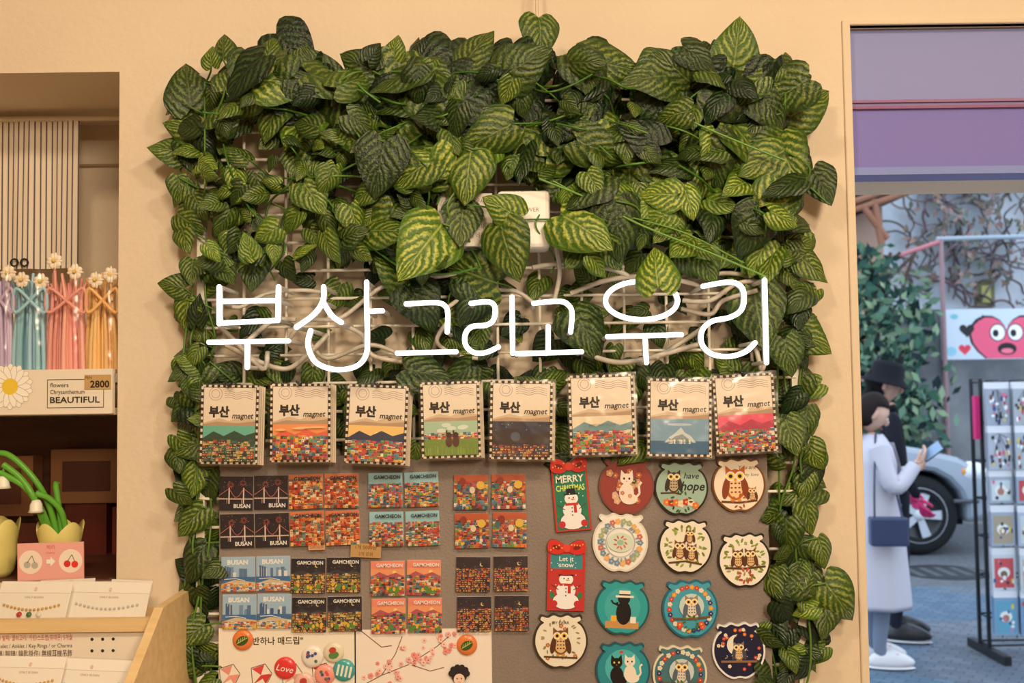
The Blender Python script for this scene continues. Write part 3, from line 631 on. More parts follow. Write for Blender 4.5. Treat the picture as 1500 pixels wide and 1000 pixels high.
for a in ((917,711,80,82,'cat'),(997,714,78,78,'hope'),(1081,709,77,78,'orange'),(908,793,80,84,'plate'),(1003,799,78,78,'owls'),(1089,819,76,78,'branch'),(911,888,78,78,'hatcat'),(1010,890,80,82,'teal'),(821,937,78,78,'white'),(1081,951,76,80,'navy'),(912,980,78,80,'cats'),(995,985,78,80,'teal2')): shaped(*a,rot=rnd(-3,3))
def xmas(u,v,w,h,kind,rot):
    m=MB(kf); m.cm=GLOSS; W2,H2=w/2,h/2
    o=[(-W2,-H2),(W2,-H2),(W2,H2*.72),(-W2,H2*.72)]
    bg=(40,124,98) if kind==0 else (196,56,54)
    m.prism(o,-.3,-6,(30,20,20),(200,50,45)); m.y=-6.05; m.poly([(x*.9,z*.95-.5) for x,z in o],bg)
    for q in(-1,1): 
        m.prism([(p.x,p.y) for p in catmull([(0,H2*.78,0),(q*W2*.45,H2*1.0,0),(q*W2*.95,H2*1.0,0),(q*W2*.98,H2*.70,0),(q*W2*.45,H2*.62,0)][::-q],4,True)],-2,-9,(110,20,18),(215,48,40))
        m.y=-9.1; m.ell(q*W2*.55,H2*.82,W2*.22,H2*.06,(130,25,22),rot=q*20)
    m.ell(0,H2*.8,5,6,(228,74,54)); 
    for q in(-1,1):
        for i in range(5): m.ell(q*(7+i*4),H2*.84+rnd(-5,5),1.1,1.1,(245,200,90),n=6)
    m.y=-6.2
    if kind==0:
        m.text('MERRY',0,H2*.36,14,(245,240,225),bold=.02,maxw=w*.78); m.text('CHRISTMAS',0,H2*.12,12,(220,240,120),bold=.02,maxw=w*.8)
    else:
        m.rect(-W2*.85,W2*.85,H2*.2,H2*.62,(60,140,150)); m.text('Let it',0,H2*.42,10,(245,240,225),bold=.01); m.text('snow',0,H2*.25,10,(245,240,225),bold=.01)
    m.ell(0,-H2*.72,W2*.74,H2*.25,(60,70,90)); m.ell(0,-H2*.72,W2*.7,H2*.235,(244,244,248)); m.ell(0,-H2*.42,W2*.52,H2*.24,(244,244,248)); m.ell(0,-H2*.1,W2*.38,H2*.17,(248,248,250))
    m.rect(-W2*.36,W2*.36,-H2*.29,-H2*.22,(205,50,45)); m.rect(W2*.1,W2*.26,-H2*.5,-H2*.25,(205,50,45)); m.rect(-W2*.4,W2*.4,H2*.0,H2*.04,(30,30,35)) ; m.rect(-W2*.25,W2*.25,H2*.02,H2*.18,(200,40,40) if kind else (30,30,35))
    for q in(-1,1): m.ell(q*3,-H2*.08,1,1.2,(20,20,20),n=8); m.line([(q*W2*.4,-H2*.4),(q*W2*.8,-H2*.25)],1.2,(90,60,40)); m.ell(q*W2*.62,-H2*.8,5,5,(200,50,60)); m.ell(q*W2*.75,-H2*.55,3.5,5,(50,130,80))
    m.poly([(0,-H2*.1),(0,-H2*.15),(7,-H2*.13)],(240,140,40))
    for i in range(3): m.ell(0,-H2*(.36+i*.1),1,1,(30,30,30),n=8)
    for i in range(18): m.ell(rnd(-W2*.85,W2*.85),rnd(-H2*.9,H2*.6),.8,.8,(250,250,250),n=6)
    m.build('christmas_snowman_magnet',T(P(u,v,BF),rot))
xmas(836,724,52,104,0,-4); xmas(829,842,54,100,1,2)
def packet(u0,u1,v0,v1,idx,rot):
    y=-.085; m=MB(.001*(1.5+y)/1.5); w=(u1-u0)/2-2; h=(v1-v0)/2-1
    art=[((110,190,170),(40,80,60)),((250,160,100),(240,110,80)),((254,210,130),(50,60,90)),((176,208,180),(90,130,60)),((50,50,70),(60,50,50)),((244,228,200),(120,160,170)),((130,170,200),(90,130,160)),((240,86,118),(190,55,90))][idx]
    m.cm=PAINT
    for L in (3,2,1,0):
        ox,oz,yy=L*1.6,-L*.8,L*6
        m.box(-w+ox,w+ox,yy,yy+2.5,-h+oz,h+oz,(238,220,196))
    m.y=-.05; m.rect(-w,w,-h,h,(40,34,34))
    n=13; 
    for i in range(n):
        for q in(-1,1): z=-h+(i+.5)*2*h/n; m.rect(q*w-(3.2 if q>0 else 0),q*w+(3.2 if q<0 else 0),z-2.2,z+2.2,(240,224,202))
    n=10
    for i in range(n):
        for q in(-1,1): x=-w+(i+.5)*2*w/n; m.rect(x-2.2,x+2.2,q*h-(3.2 if q>0 else 0),q*h+(3.2 if q<0 else 0),(240,224,202))
    i_=w-4; j=h-4
    m.rect(-i_,i_,-j,j,(246,231,210))
    m.poly([(-i_,2),(-i_*.4,9),(0,5),(i_*.4,12),(i_,7),(i_,-4),(-i_,-4)],(222,196,164)); m.poly([(-i_,0),(-i_*.5,4),(i_*.3,2),(i_,5),(i_,-4),(-i_,-4)],(190,158,128))
    for q in range(4): m.line([(-i_*.2+t*i_*1.1/8,j-6-q*3+1.6*math.sin(t*1.4)) for t in range(9)],.5,(120,80,90))
    for r in (6,9.5): m.ring(-i_*.55,j-9,r,.5,(130,85,95))
    m.text('부산',-i_*.40,12,17,(24,18,18),bold=.05,maxw=30); m.text('magnet',i_*.50,9,11.5,(36,28,26),slant=.2,bold=.02,maxw=i_*.8)
    tp=-2; m.rect(-i_,i_,-j,tp,art[0])
    if idx==2: m.ell(2,tp-14,5,5,(255,245,200))
    if idx in(0,2,7,5,1): m.poly([(-i_,tp-18),(-i_*.6,tp-8),(-i_*.2,tp-15),(i_*.2,tp-7),(i_*.6,tp-14),(i_,tp-9),(i_,tp-26),(-i_,tp-26)],art[1])
    if idx in(0,1,2,5,7):
        pal={0:[(40,70,60),(60,100,90),(190,80,60),(60,50,60),(200,170,110)],1:HOUSE,2:HOUSE,5:HOUSE,7:HOUSE}[idx]
        village(m,-i_,i_,-j,tp-(22 if idx!=1 else 18),pal,6,11,night=idx==0)
    if idx==1: [m.ell(rnd(-i_,i_)*.7,tp-rnd(4,9),rnd(8,14),1.4,(250,205,150)) for _ in range(4)]
    if idx==3:
        [m.ell(rnd(-i_*.8,i_*.8),tp-rnd(5,14),7,3,(225,235,225)) for _ in range(5)]; village(m,-i_,i_,tp-28,tp-18,HOUSE,2,11); m.rect(-i_,i_,-j,tp-26,(122,150,66))
        [m.line([(x,-j+1),(x+rnd(-2,2),-j+rnd(6,16))],.8,jit((150,170,70),20)) for x in [rnd(-i_+2,i_-2) for _ in range(24)]]
        for x in(-3,7): m.ell(x,tp-30,5,8,(90,50,35)); m.ell(x,tp-20,4,4,(60,35,25)); m.rect(x-4,x-2,tp-20,tp-13,(60,35,25))
    if idx==4:
        [m.ell(rnd(-i_+1,i_-1),rnd(-j+14,tp-1),.5,.5,(235,225,190),n=6) for _ in range(24)]; m.poly([(-i_,tp-16),(-4,tp-8),(6,tp-22),(i_,tp-14),(i_,-j),(-i_,-j)],(60,44,44)); m.ell(-8,tp-22,7,7,(80,90,110)); village(m,-i_,i_,-j,-j+16,[(80,60,60),(200,140,70),(60,70,100),(150,60,50)],3,11,night=1)
    if idx==5: m.text('GAMCHEON VILLAGE',0,tp-14,4,(90,70,60)); 
    if idx==6:
        m.rect(-i_,i_,-j,tp-32,(60,110,150)); m.poly([(-22,tp-34),(-14,tp-26),(-6,tp-20),(2,tp-12),(8,tp-20),(16,tp-24),(24,tp-34)],(215,225,230)); m.poly([(-18,tp-34),(-6,tp-25),(4,tp-22),(20,tp-34)],(150,165,170)); m.ell(0,tp-8,18,2,(190,210,225)); village(m,-16,16,tp-36,tp-31,[(230,230,225),(120,150,160)],1,9)
    m.box(-w-3,w+4,-5.4,-5.0,-h-3,h+3,(255,255,255),CLEAR)
    for L in (1,): m.box(-w-1,w+6,4,4.4,-h-4,h+1,(255,255,255),CLEAR)
    hz=h-3
    m.tube([(0,52,hz+4),(0,-10,hz+2),(0,-16,hz+5)],1.8,(20,18,18),8,PLAST); m.tube([(-5,-9,hz+7),(0,-10,hz+1),(5,-9,hz+6)],1.6,(20,18,18),8,PLAST)
    m.build('busan_magnet_packet',T(P((u0+u1)/2,(v0+v1)/2,y),rot))
for i,a in enumerate(((292,380,563,680,1.5),(394,486,561,677,.5),(505,598,563,680,3),(615,705,558,671,-1),(716,811,557,673,1.5),(832,931,548,666,-1),(947,1044,554,669,1.5),(1045,1138,547,663,-2.5))): packet(a[0],a[1],a[2],a[3],i,a[4])
m=MB(kf); m.box(-99,99,-1,0,-60,45,(242,234,220)); m.y=-1.05
m.text('"반하나 매드립"',-16,22,12,(60,45,35),bold=.02)
for cx,cc in ((-84,(230,150,140)),(-38,(225,70,70)),(6,(240,170,160)),(50,(200,60,60))):
    m.line([(cx-14,-12),(cx+6,-6),(cx+16,-20),(cx+8,-36),(cx-12,-36),(cx-14,-12)],1,(90,60,60)); m.poly([(cx-13,-13),(cx+5,-7),(cx+0,-22)],cc); m.poly([(cx-11,-35),(cx+15,-20),(cx+0,-22)],jit(cc,15)); m.poly([(cx+7,-35),(cx+15,-21),(cx+1,-24)],jit(cc,15))
m.text('RING & BADGE COLLECTION',0,-44,7,(90,70,60)); m.build('printed_poster',T(P(421,965,BF)))
m=MB(kf); m.box(-99,99,-1,0,-60,45,(242,232,224)); m.y=-1.05
for pts in ([(-99,-40),(-60,-20),(-20,-5),(20,20),(40,36)],[(-60,-20),(-40,10),(-30,35)],[(-20,-5),(10,-15),(30,-10)],[(-90,44),(-60,20),(-45,22)]): m.line(pts,1.3,(130,90,75))
for i in range(65): 
    t=rnd(0,1); x=-95+150*t+rnd(-16,16); z=-38+78*t+rnd(-18,18)
    if abs(x)<94 and z<40: flower(m,x,z,rnd(2,4),random.choice(((240,180,175),(248,205,195),(235,150,140))),(200,90,80))
m.ell(52,-22,11,9,(35,28,28)); [m.ell(52+11*math.cos(a),-18+9*math.sin(a),4.5,4.5,(35,28,28)) for a in (0,.6,1.2,1.8,2.4,3.1)]; m.ell(52,-26,8,8,(240,210,190)); m.ell(49,-25,.9,1.2,(20,20,20)); m.ell(55,-25,.9,1.2,(20,20,20)); m.line([(50,-30),(54,-30)],.6,(190,60,60)); m.poly([(40,-36),(64,-36),(68,-58),(36,-58)],(60,80,60))
m.build('cherry_blossom_poster',T(P(620,967,BF)))
def badge(u,v,r,c,kind):
    m=MB(kf); m.cm=GLOSS; m.lathe([(r,0),(r,1),(r*.93,3),(r*.6,4.2),(0,4.6)],(0,0,0),c,GLOSS,24)
    m.v=[(x,-z,y) for x,y,z in m.v]; m.y=-5
    if kind=='leaf': m.ell(0,0,r*.62,r*.42,(60,90,40),rot=25); m.line([(-r*.5,-r*.25),(r*.5,r*.25)],1,(200,210,120)); [m.line([(q*3,q*1.4),(q*3+1.5,q*1.4+5)],.7,(200,210,120)) for q in(-2,-1,0,1)]
    if kind=='love': m.text('Love',0,-4,13,(255,245,240),slant=.2)
    if kind=='dots': [m.ell(rnd(-.5,.5)*r,rnd(-.5,.5)*r,2.4,2.4,random.choice(((220,90,80),(90,120,90),(80,90,150))),n=10) for _ in range(7)]
    if kind=='stripe': [m.rect(-r*.6+i*6,-r*.6+i*6+3,-r*.5,r*.5,(245,240,230)) for i in range(4)]
    if kind=='cake': m.ell(0,-3,r*.5,r*.35,(90,140,80)); m.ell(0,4,r*.35,r*.3,(190,70,60))
    m.build('button_badge',T(P(u,v,BF-.0015),rnd(-15,15)))
for a in ((356,937,15,(232,130,66),'leaf'),(684,944,15,(232,130,66),'leaf'),(418,978,16,(226,60,60),'love'),(458,961,16,(240,234,226),'dots'),(489,955,15,(232,222,198),'cake'),(504,981,16,(66,170,170),'stripe'),(476,988,15,(244,160,150),'dots'),(446,1000,15,(235,190,180),'cake')): badge(*a)
# ================= DOOR HEADER
hy=.016
def zat(v,y,u=1380): return P(u,v,y).z
m=MB(); dx0,dx1=DX0+.003,DX1-.003
m.box(dx0,dx1,hy,hy+.03,zat(146,hy),DT-.001,(150,158,216),MATTE)
m.box(dx0,dx1,hy-.004,hy+.03,zat(150,hy),zat(146,hy),(160,125,165),MATTE)
m.box(dx0,dx1,hy,hy+.03,zat(155,hy),zat(150,hy),(150,140,190),MATTE)
m.box(dx0,dx1,hy-.004,hy+.03,zat(159,hy),zat(155,hy),(155,112,150),MATTE)
m.box(dx0,dx1,hy+.002,hy+.03,zat(244,hy),zat(159,hy),(134,130,205),MATTE)
m.box(dx0,dx1,hy-.002,hy+.05,zat(255,hy),zat(244,hy),(140,155,220),MATTE)
m.build('door_header_panel')
m=MB(); m.box(XL-.1,DX0,WT+.16,WT+.3,0,3.2,(200,190,170),WALL); m.box(DX1,XR+3,WT,WT+.3,0,3.2,(200,190,170),WALL); m.box(DX0,DX1,WT,WT+.2,zat(250,WT),3.2,(200,190,170),WALL); m.build('wall_exterior')
# ================= OUTSIDE
def brickmat():
    m,nt,b=nm('pavers'); tc=nt.nodes.new('ShaderNodeTexCoord'); br=nt.nodes.new('ShaderNodeTexBrick'); br.inputs['Scale'].default_value=4.5
    br.inputs['Color1'].default_value=lin((112,120,130))+(1,); br.inputs['Color2'].default_value=lin((86,98,112))+(1,); br.inputs['Mortar'].default_value=lin((58,62,70))+(1,); br.inputs['Mortar Size'].default_value=.015
    n=nt.nodes.new('ShaderNodeTexNoise'); n.inputs['Scale'].default_value=.8
    mp=nt.nodes.new('ShaderNodeMapping'); mp.inputs['Rotation'].default_value=(0,0,rad(35)); nt.links.new(tc.outputs['Object'],mp.inputs['Vector']); nt.links.new(mp.outputs['Vector'],br.inputs['Vector']); nt.links.new(tc.outputs['Object'],n.inputs['Vector'])
    r=nt.nodes.new('ShaderNodeValToRGB'); r.color_ramp.elements[0].position=.48; r.color_ramp.elements[1].position=.54; r.color_ramp.elements[0].color=(1,1,1,1); r.color_ramp.elements[1].color=(.5,.9,1.15,1)
    mx=nt.nodes.new('ShaderNodeMix'); mx.data_type='RGBA'; mx.blend_type='MULTIPLY'; mx.inputs[0].default_value=.7
    nt.links.new(n.outputs['Fac'],r.inputs['Fac']); nt.links.new(br.outputs['Color'],mx.inputs[6]); nt.links.new(r.outputs['Color'],mx.inputs[7]); nt.links.new(mx.outputs[2],b.inputs['Base Color']); b.inputs['Roughness'].default_value=.6
    return m
PAV=brickmat(); ASPH=noisemat('asphalt',(80,84,90),(100,104,110),20,.85,.3,150); CONC=noisemat('concrete',(92,94,98),(136,138,140),1.5,.9,.3,30)
slab('pavement_ground',-6,14,WT+.3,6.6,-.1,0,PAV); slab('asphalt_road_ground',-6,14,6.6,10.2,-.1,-.001,ASPH); slab('far_ground',-6,16,10.2,24,-.1,-.002,CONC)
m=MB(); gp=CAM+(P(1383,838)-CAM)*(1.55/(1.55-P(1383,838).z)); m.lathe([(0,.004),(.36,.004),(.36,0)],(gp.x,gp.y,0),(60,62,66),MATTE,28)
for i in range(5): m.box(gp.x-.28+i*.13,gp.x-.22+i*.13,gp.y-.2,gp.y+.2,.004,.008,(85,87,90),MATTE)
m.build('manhole_cover')
RW=slab('retaining_wall',4.4,12,10.5,10.9,0,P(1440,452,10.5).z,CONC)
m=MB(.008); mc=P(1450,489,10.5); m.box(-72,90,-1,0,-37,37,(205,216,226)); m.y=-1.1
ht=lambda cx,cz,s,c: m.poly([(cx+s*math.sin(t)**3,cz+s*(13*math.cos(t)-5*math.cos(2*t)-2*math.cos(3*t)-math.cos(4*t))/16) for t in [2*pi*i/32 for i in range(32)]],c)
# pink heart-shaped cartoon face, cropped by the panel's lower edge
def clipz(pts): return [(x,max(z,-36)) for x,z in pts]
hp=lambda cx,cz,s:[(cx+s*math.sin(t)**3,cz+s*(13*math.cos(t)-5*math.cos(2*t)-2*math.cos(3*t)-math.cos(4*t))/16) for t in [2*pi*i/32 for i in range(32)]]
m.poly(clipz(hp(24,-14,56)),(25,20,25)); m.poly(clipz(hp(24,-14,52)),(236,92,124))
for q in(-1,1): m.ell(24+q*13,2,12,13,(20,15,20)); m.ell(24+q*13,2,10.5,11.5,(250,250,250)); m.ell(24+q*13-3,1,4.5,5.5,(20,15,20))
m.ell(24,-22,14,9,(20,15,20)); m.ell(24,-25,9,4,(240,120,140)); ht(-34,6,11,(30,25,30)); ht(-38,-22,9,(225,60,80)); [m.line([(-24+i*5,14+i*3),(-20+i*5,22+i*3)],1.8,(30,25,30)) for i in range(3)]
m.ell(-58,-25,8,7,(150,200,220)); m.ell(-52,26,6,4,(120,190,200)); m.ell(74,-20,9,8,(120,190,210))
o=m.build('heart_mural_panel',Matrix.Translation(mc),parent=RW)
PL=noisemat('old_plaster',(150,158,166),(214,220,228),.9,.9,.2,12)
slab('background_building',-2,18,16,16.4,0,9,PL)
m=MB(); 
a=P(1428,412,15.95); b=P(1456,450,15.95); m.box(a.x,b.x,15.9,15.99,b.z,a.z,(120,120,90),MATTE); m.box(a.x+.08,b.x-.08,15.88,15.9,b.z+.08,a.z-.08,(190,185,120),MATTE); m.build('window_1')
m=MB()
for i in range(110):
    u,v=rnd(1330,1540),rnd(255,450); p=[]; a=rnd(-2.4,-.7)
    for _ in range(7): p.append(P(u,v,15.8+rnd(-.1,.1))); a+=rnd(-.8,.8); u+=14*math.cos(a); v+=11*math.sin(a)
    m.tube(catmull(p,3),rnd(.010,.024),jit((104,90,90),18),5,MATTE)
for i in range(560):
    u=rnd(1320,1540); v=rnd(255,445)
    if noise.noise(Vector((u/35,v/28,1)))<-.05: continue
    c=P(u,v,15.7); s=rnd(.04,.10); a=rnd(0,6); col=random.choice(((120,96,88),(96,104,88),(150,124,114),(94,92,84)))
    d=Vector((math.cos(a),rnd(-.4,.4),math.sin(a)))*s; e=Vector((-math.sin(a),0,math.cos(a)))*s*.5; m.face([c-d,c+e,c+d,c-e],jit(col,12),MATTE)
m.build('creeping_wall_vines')
m=MB(); o=[(p.x,p.z) for p in (P(1180,345,13),P(1180,226,13),P(1400,226,13),P(1390,256,13),P(1262,312,13))]
m.prism(o,14.5,13,(92,70,62),(60,50,52),MATTE)
for (a,b,c,d) in ((1200,324,1388,262),(1200,312,1388,250),(1262,300,1300,350),(1280,292,1292,360)): m.tube([P(a,b,12.9),P(c,d,12.9)],.05,(150,104,82),6,MATTE)
a=P(1256,300,13.4);b=P(1296,420,13.4); m.box(a.x-1.5,b.x,13.4,13.6,0,a.z,(178,146,128),MATTE)
m.build('wooden_eave_house')
m=MB(); m.tube([P(1296,382,10.45),P(1376,354,10.45)],.028,(190,120,125),8,MATTE); m.tube([P(1372,350,10.45),P(1520,346,10.45)],.028,(160,170,180),8,MATTE); a=P(1378,350,10.45); m.tube([a,(a.x,10.45,0)],.028,(160,130,132),8,MATTE); m.build('pipe_frame')
m=MB()
for i in range(3600):
    x=rnd(3.0,5.05); t=rnd(0,1); z=.5+t*2.8
    w=.70*math.sin(pi*min(1,.15+t*.85))**.5+.14*noise.noise(Vector((z*2.2,7,1)))
    cx=3.97+.22*(1-t)
    if abs(x-cx)>w+rnd(-.3,.16): continue
    if noise.noise(Vector((x*2.6,z*2.6,4)))<-.28: continue
    c=Vector((x,rnd(9.85,10.3),z+rnd(-.1,.1))); s=rnd(.04,.10); a=rnd(0,6.3); d=Vector((math.cos(a),rnd(-.5,.5),math.sin(a)))*s; e=Vector((-math.sin(a),rnd(-.4,.4),math.cos(a)))*s*.45
    m.face([c-d,c+e,c+d,c-e],jit(random.choice(((44,76,62),(60,94,78),(28,46,44),(98,126,102),(128,150,118))),10),MATTE)
for i in range(12): m.tube(catmull([(4.1+rnd(-.2,.2),10.15,0),(4.1+rnd(-.4,.4),10.15,1),(4.0+rnd(-.5,.5),10.15,2.4),(4.0+rnd(-.7,.7),10.15,3.1)],4),.022,(86,70,62),6,MATTE)
m.build('evergreen_bush')
def car():
    E=empty('silver_car',(0,0,0)); fx,y0,wd=4.42,8.05,1.75
    m=MB(); cols=(150,160,172); cxs=(-.66,-3.25)
    top=[(0,.34),(.02,.52),(-.02,.68),(-.10,.80),(-.28,.90),(-.65,.99),(-1.15,1.07),(-1.3,1.10),(-4.05,1.12),(-4.25,1.0),(-4.30,.6),(-4.26,.32)]
    bot=[]
    for c in (cxs[1],cxs[0]):
        bot+= [(c+.43*math.cos(t),.36+.43*math.sin(t)) for t in [pi+.15-(pi+.3)*i/10 for i in range(11)]]
    out=[(fx+x,z) for x,z in top+bot]
    m.prism(out,y0+wd,y0,cols,cols,CARP); o=m.build('body',bevel=.05,parent=E)
    m=MB(); hw=[(fx-1.22,fx-4.12,1.10,.06),(fx-2.0,fx-3.85,1.64,.24)]
    a,b=hw
    q=[(a[0],y0+a[3],a[2]),(a[1],y0+a[3],a[2]),(a[1],y0+wd-a[3],a[2]),(a[0],y0+wd-a[3],a[2])]; r=[(b[0],y0+b[3],b[2]),(b[1],y0+b[3],b[2]),(b[1],y0+wd-b[3],b[2]),(b[0],y0+wd-b[3],b[2])]
    for i in range(4): m.face([q[i],q[(i+1)%4],r[(i+1)%4],r[i]],(46,54,62),PLAST)
    m.face(r,cols,CARP)
    for i in range(4): m.tube([q[i],r[i]],.035,cols,8,CARP); m.tube([r[i],r[(i+1)%4]],.035,cols,8,CARP)
    for t in (.38,.7):
        for k_ in (0,2): p1=Vector(q[0 if k_==0 else 3]).lerp(Vector(q[1 if k_==0 else 2]),t); p2=Vector(r[0 if k_==0 else 3]).lerp(Vector(r[1 if k_==0 else 2]),t); m.tube([p1,p2],.03,cols,6,CARP)
    m.box(fx-4,fx-1.2,y0+.1,y0+wd-.1,1.0,1.11,cols,CARP); m.build('cabin',parent=E)
    m=MB()
    for yy in (y0+.02,y0+wd-.02):
        s=-1 if yy<y0+1 else 1
        m.ellipsoid((fx-.16,yy-s*.06,.76),(.17,.10,.10),(225,232,240),GLOSS); m.ellipsoid((fx-.24,yy-s*.02,.77),(.05,.05,.06),(230,150,60),GLOSS)
        m.box(fx-2.2,fx-1.98,yy+s*.02,yy+s*.14,1.12,1.26,cols,CARP); m.box(fx-2.3,fx-2.1,yy,yy+s*.03,.9,.94,(120,125,130),CARP); m.tube([(fx-1.3,yy+s*.021,.40),(fx-1.34,yy+s*.021,1.05)],.005,(70,75,80),6); m.tube([(fx-2.4,yy+s*.021,.40),(fx-2.4,yy+s*.021,1.05)],.005,(70,75,80),6)
        m.tube([(fx-.12,yy+s*.03,.50),(fx-.35,yy+s*.03,.50)],.02,(80,84,90),6)
    m.box(fx-.04,fx+.035,y0+.25,y0+wd-.25,.40,.50,(50,52,56),PLAST); m.box(fx-.05,fx+.02,y0+.4,y0+wd-.4,.60,.72,(60,62,66),PLAST)
    m.build('lamps_and_trim',parent=E)
    m=MB()
    for c in cxs:
        for yy,s in ((y0+.02,1),(y0+wd-.02,-1)):
            i0=len(m.v)
            m.lathe([(.21,0),(.25,-.01),(.33,-.01),(.365,.03),(.37,.09),(.365,.17),(.2,.2)],(0,0,0),(34,35,38),MATTE,32)
            m.lathe([(.25,.0),(.24,.03),(.19,.06),(0,.07)],(0,0,0),(50,54,60),PLAST,32)
            for k_ in range(5):
                a=k_*2*pi/5; d=Vector((math.cos(a),math.sin(a),0)); n=Vector((-d.y,d.x,0)); pts=[d*.04+n*.03,d*.04-n*.03,d*.235-n*.045,d*.235+n*.045]
                m.face([(p.x,p.y,.006) for p in pts],(188,194,202),PLAST); m.face([(p.x,p.y,.03) for p in pts],(120,124,130),PLAST)
            m.lathe([(0,-.004),(.05,0),(.055,.02)],(0,0,0),(200,205,210),PLAST,16); m.lathe([(.225,.002),(.255,-.012),(.262,.0)],(0,0,0),(196,200,208),PLAST,32)
            m.v[i0:]=[(fx+c+x,yy+s*z,.37+y) for x,y,z in m.v[i0:]]
        m.tube([(fx+c,y0+.1,.37),(fx+c,y0+wd-.1,.37)],.05,(40,40,44),8)
    m.box(fx-4.1,fx-.15,y0+.28,y0+wd-.28,.25,.6,(25,26,30),MATTE)
    m.build('wheels',parent=E)
car()
def skin(verts,edges,root,sub=1):
    me=bpy.data.meshes.new('s'); me.from_pydata([v[0] for v in verts],edges,[]); o=bpy.data.objects.new('s',me); sc.collection.objects.link(o)
    o.modifiers.new('k','SKIN'); s=o.modifiers.new('s','SUBSURF'); s.levels=sub; s.render_levels=sub
    for i,v in enumerate(verts):
        d=me.skin_vertices[0].data[i]; r=v[1]; d.radius=r if isinstance(r,tuple) else (r,r); d.use_root=(i==root)
    bpy.context.view_layer.update(); dg=bpy.context.evaluated_depsgraph_get(); r=bpy.data.meshes.new_from_object(o.evaluated_get(dg)); bpy.data.objects.remove(o); return r
def meshobj(me,name,E,colfn,mat=CLOTH):
    at=me.color_attributes.new('Col','FLOAT_COLOR','CORNER')
    for p in me.polygons:
        p.use_smooth=True; c=lin(colfn(p.center))+(1,)
        for l in p.loop_indices: at.data[l].color=c
    me.materials.clear(); me.materials.append(mat); o=bpy.data.objects.new(name,me); sc.collection.objects.link(o); o.parent=E; return o
SKN=(214,170,148)
def hand(E,wr,dirv,palmn,side,col=SKN,curl=.5,name='hand'):
    d=Vector(dirv).normalized(); n=Vector(palmn); n=(n-d*n.dot(d)).normalized(); s=d.cross(n)*side; w=Vector(wr)
    V=[(w,.019),(w+d*.045,(.024,.018))]; Eg=[(0,1)]
    for i,(o_,l) in enumerate(((-.028,.062),(-.010,.072),(.009,.068),(.026,.054))):
        k_=w+d*.082+s*o_; j=len(V); V.append((k_,.0095)); Eg.append((1,j)); a=curl
        p2=k_+(d*math.cos(a)+n*math.sin(a))*l*.45; p3=p2+(d*math.cos(a*2)+n*math.sin(a*2))*l*.33; p4=p3+(d*math.cos(a*2.8)+n*math.sin(a*2.8))*l*.25
        for q,r in ((p2,.0085),(p3,.0078),(p4,.0065)): V.append((q,r)); Eg.append((len(V)-2,len(V)-1))
    b=w+d*.028-s*.026+n*.006; j=len(V); V.append((b,.012)); Eg.append((0,j)); V.append((b+d*.026-s*.018+n*.01,.010)); Eg.append((j,j+1)); V.append((b+d*.05-s*.02+n*.022,.008)); Eg.append((j+1,j+2))
    meshobj(skin([(tuple(a),r) for a,r in V],Eg,0),name,E,lambda c:col,PLAST)
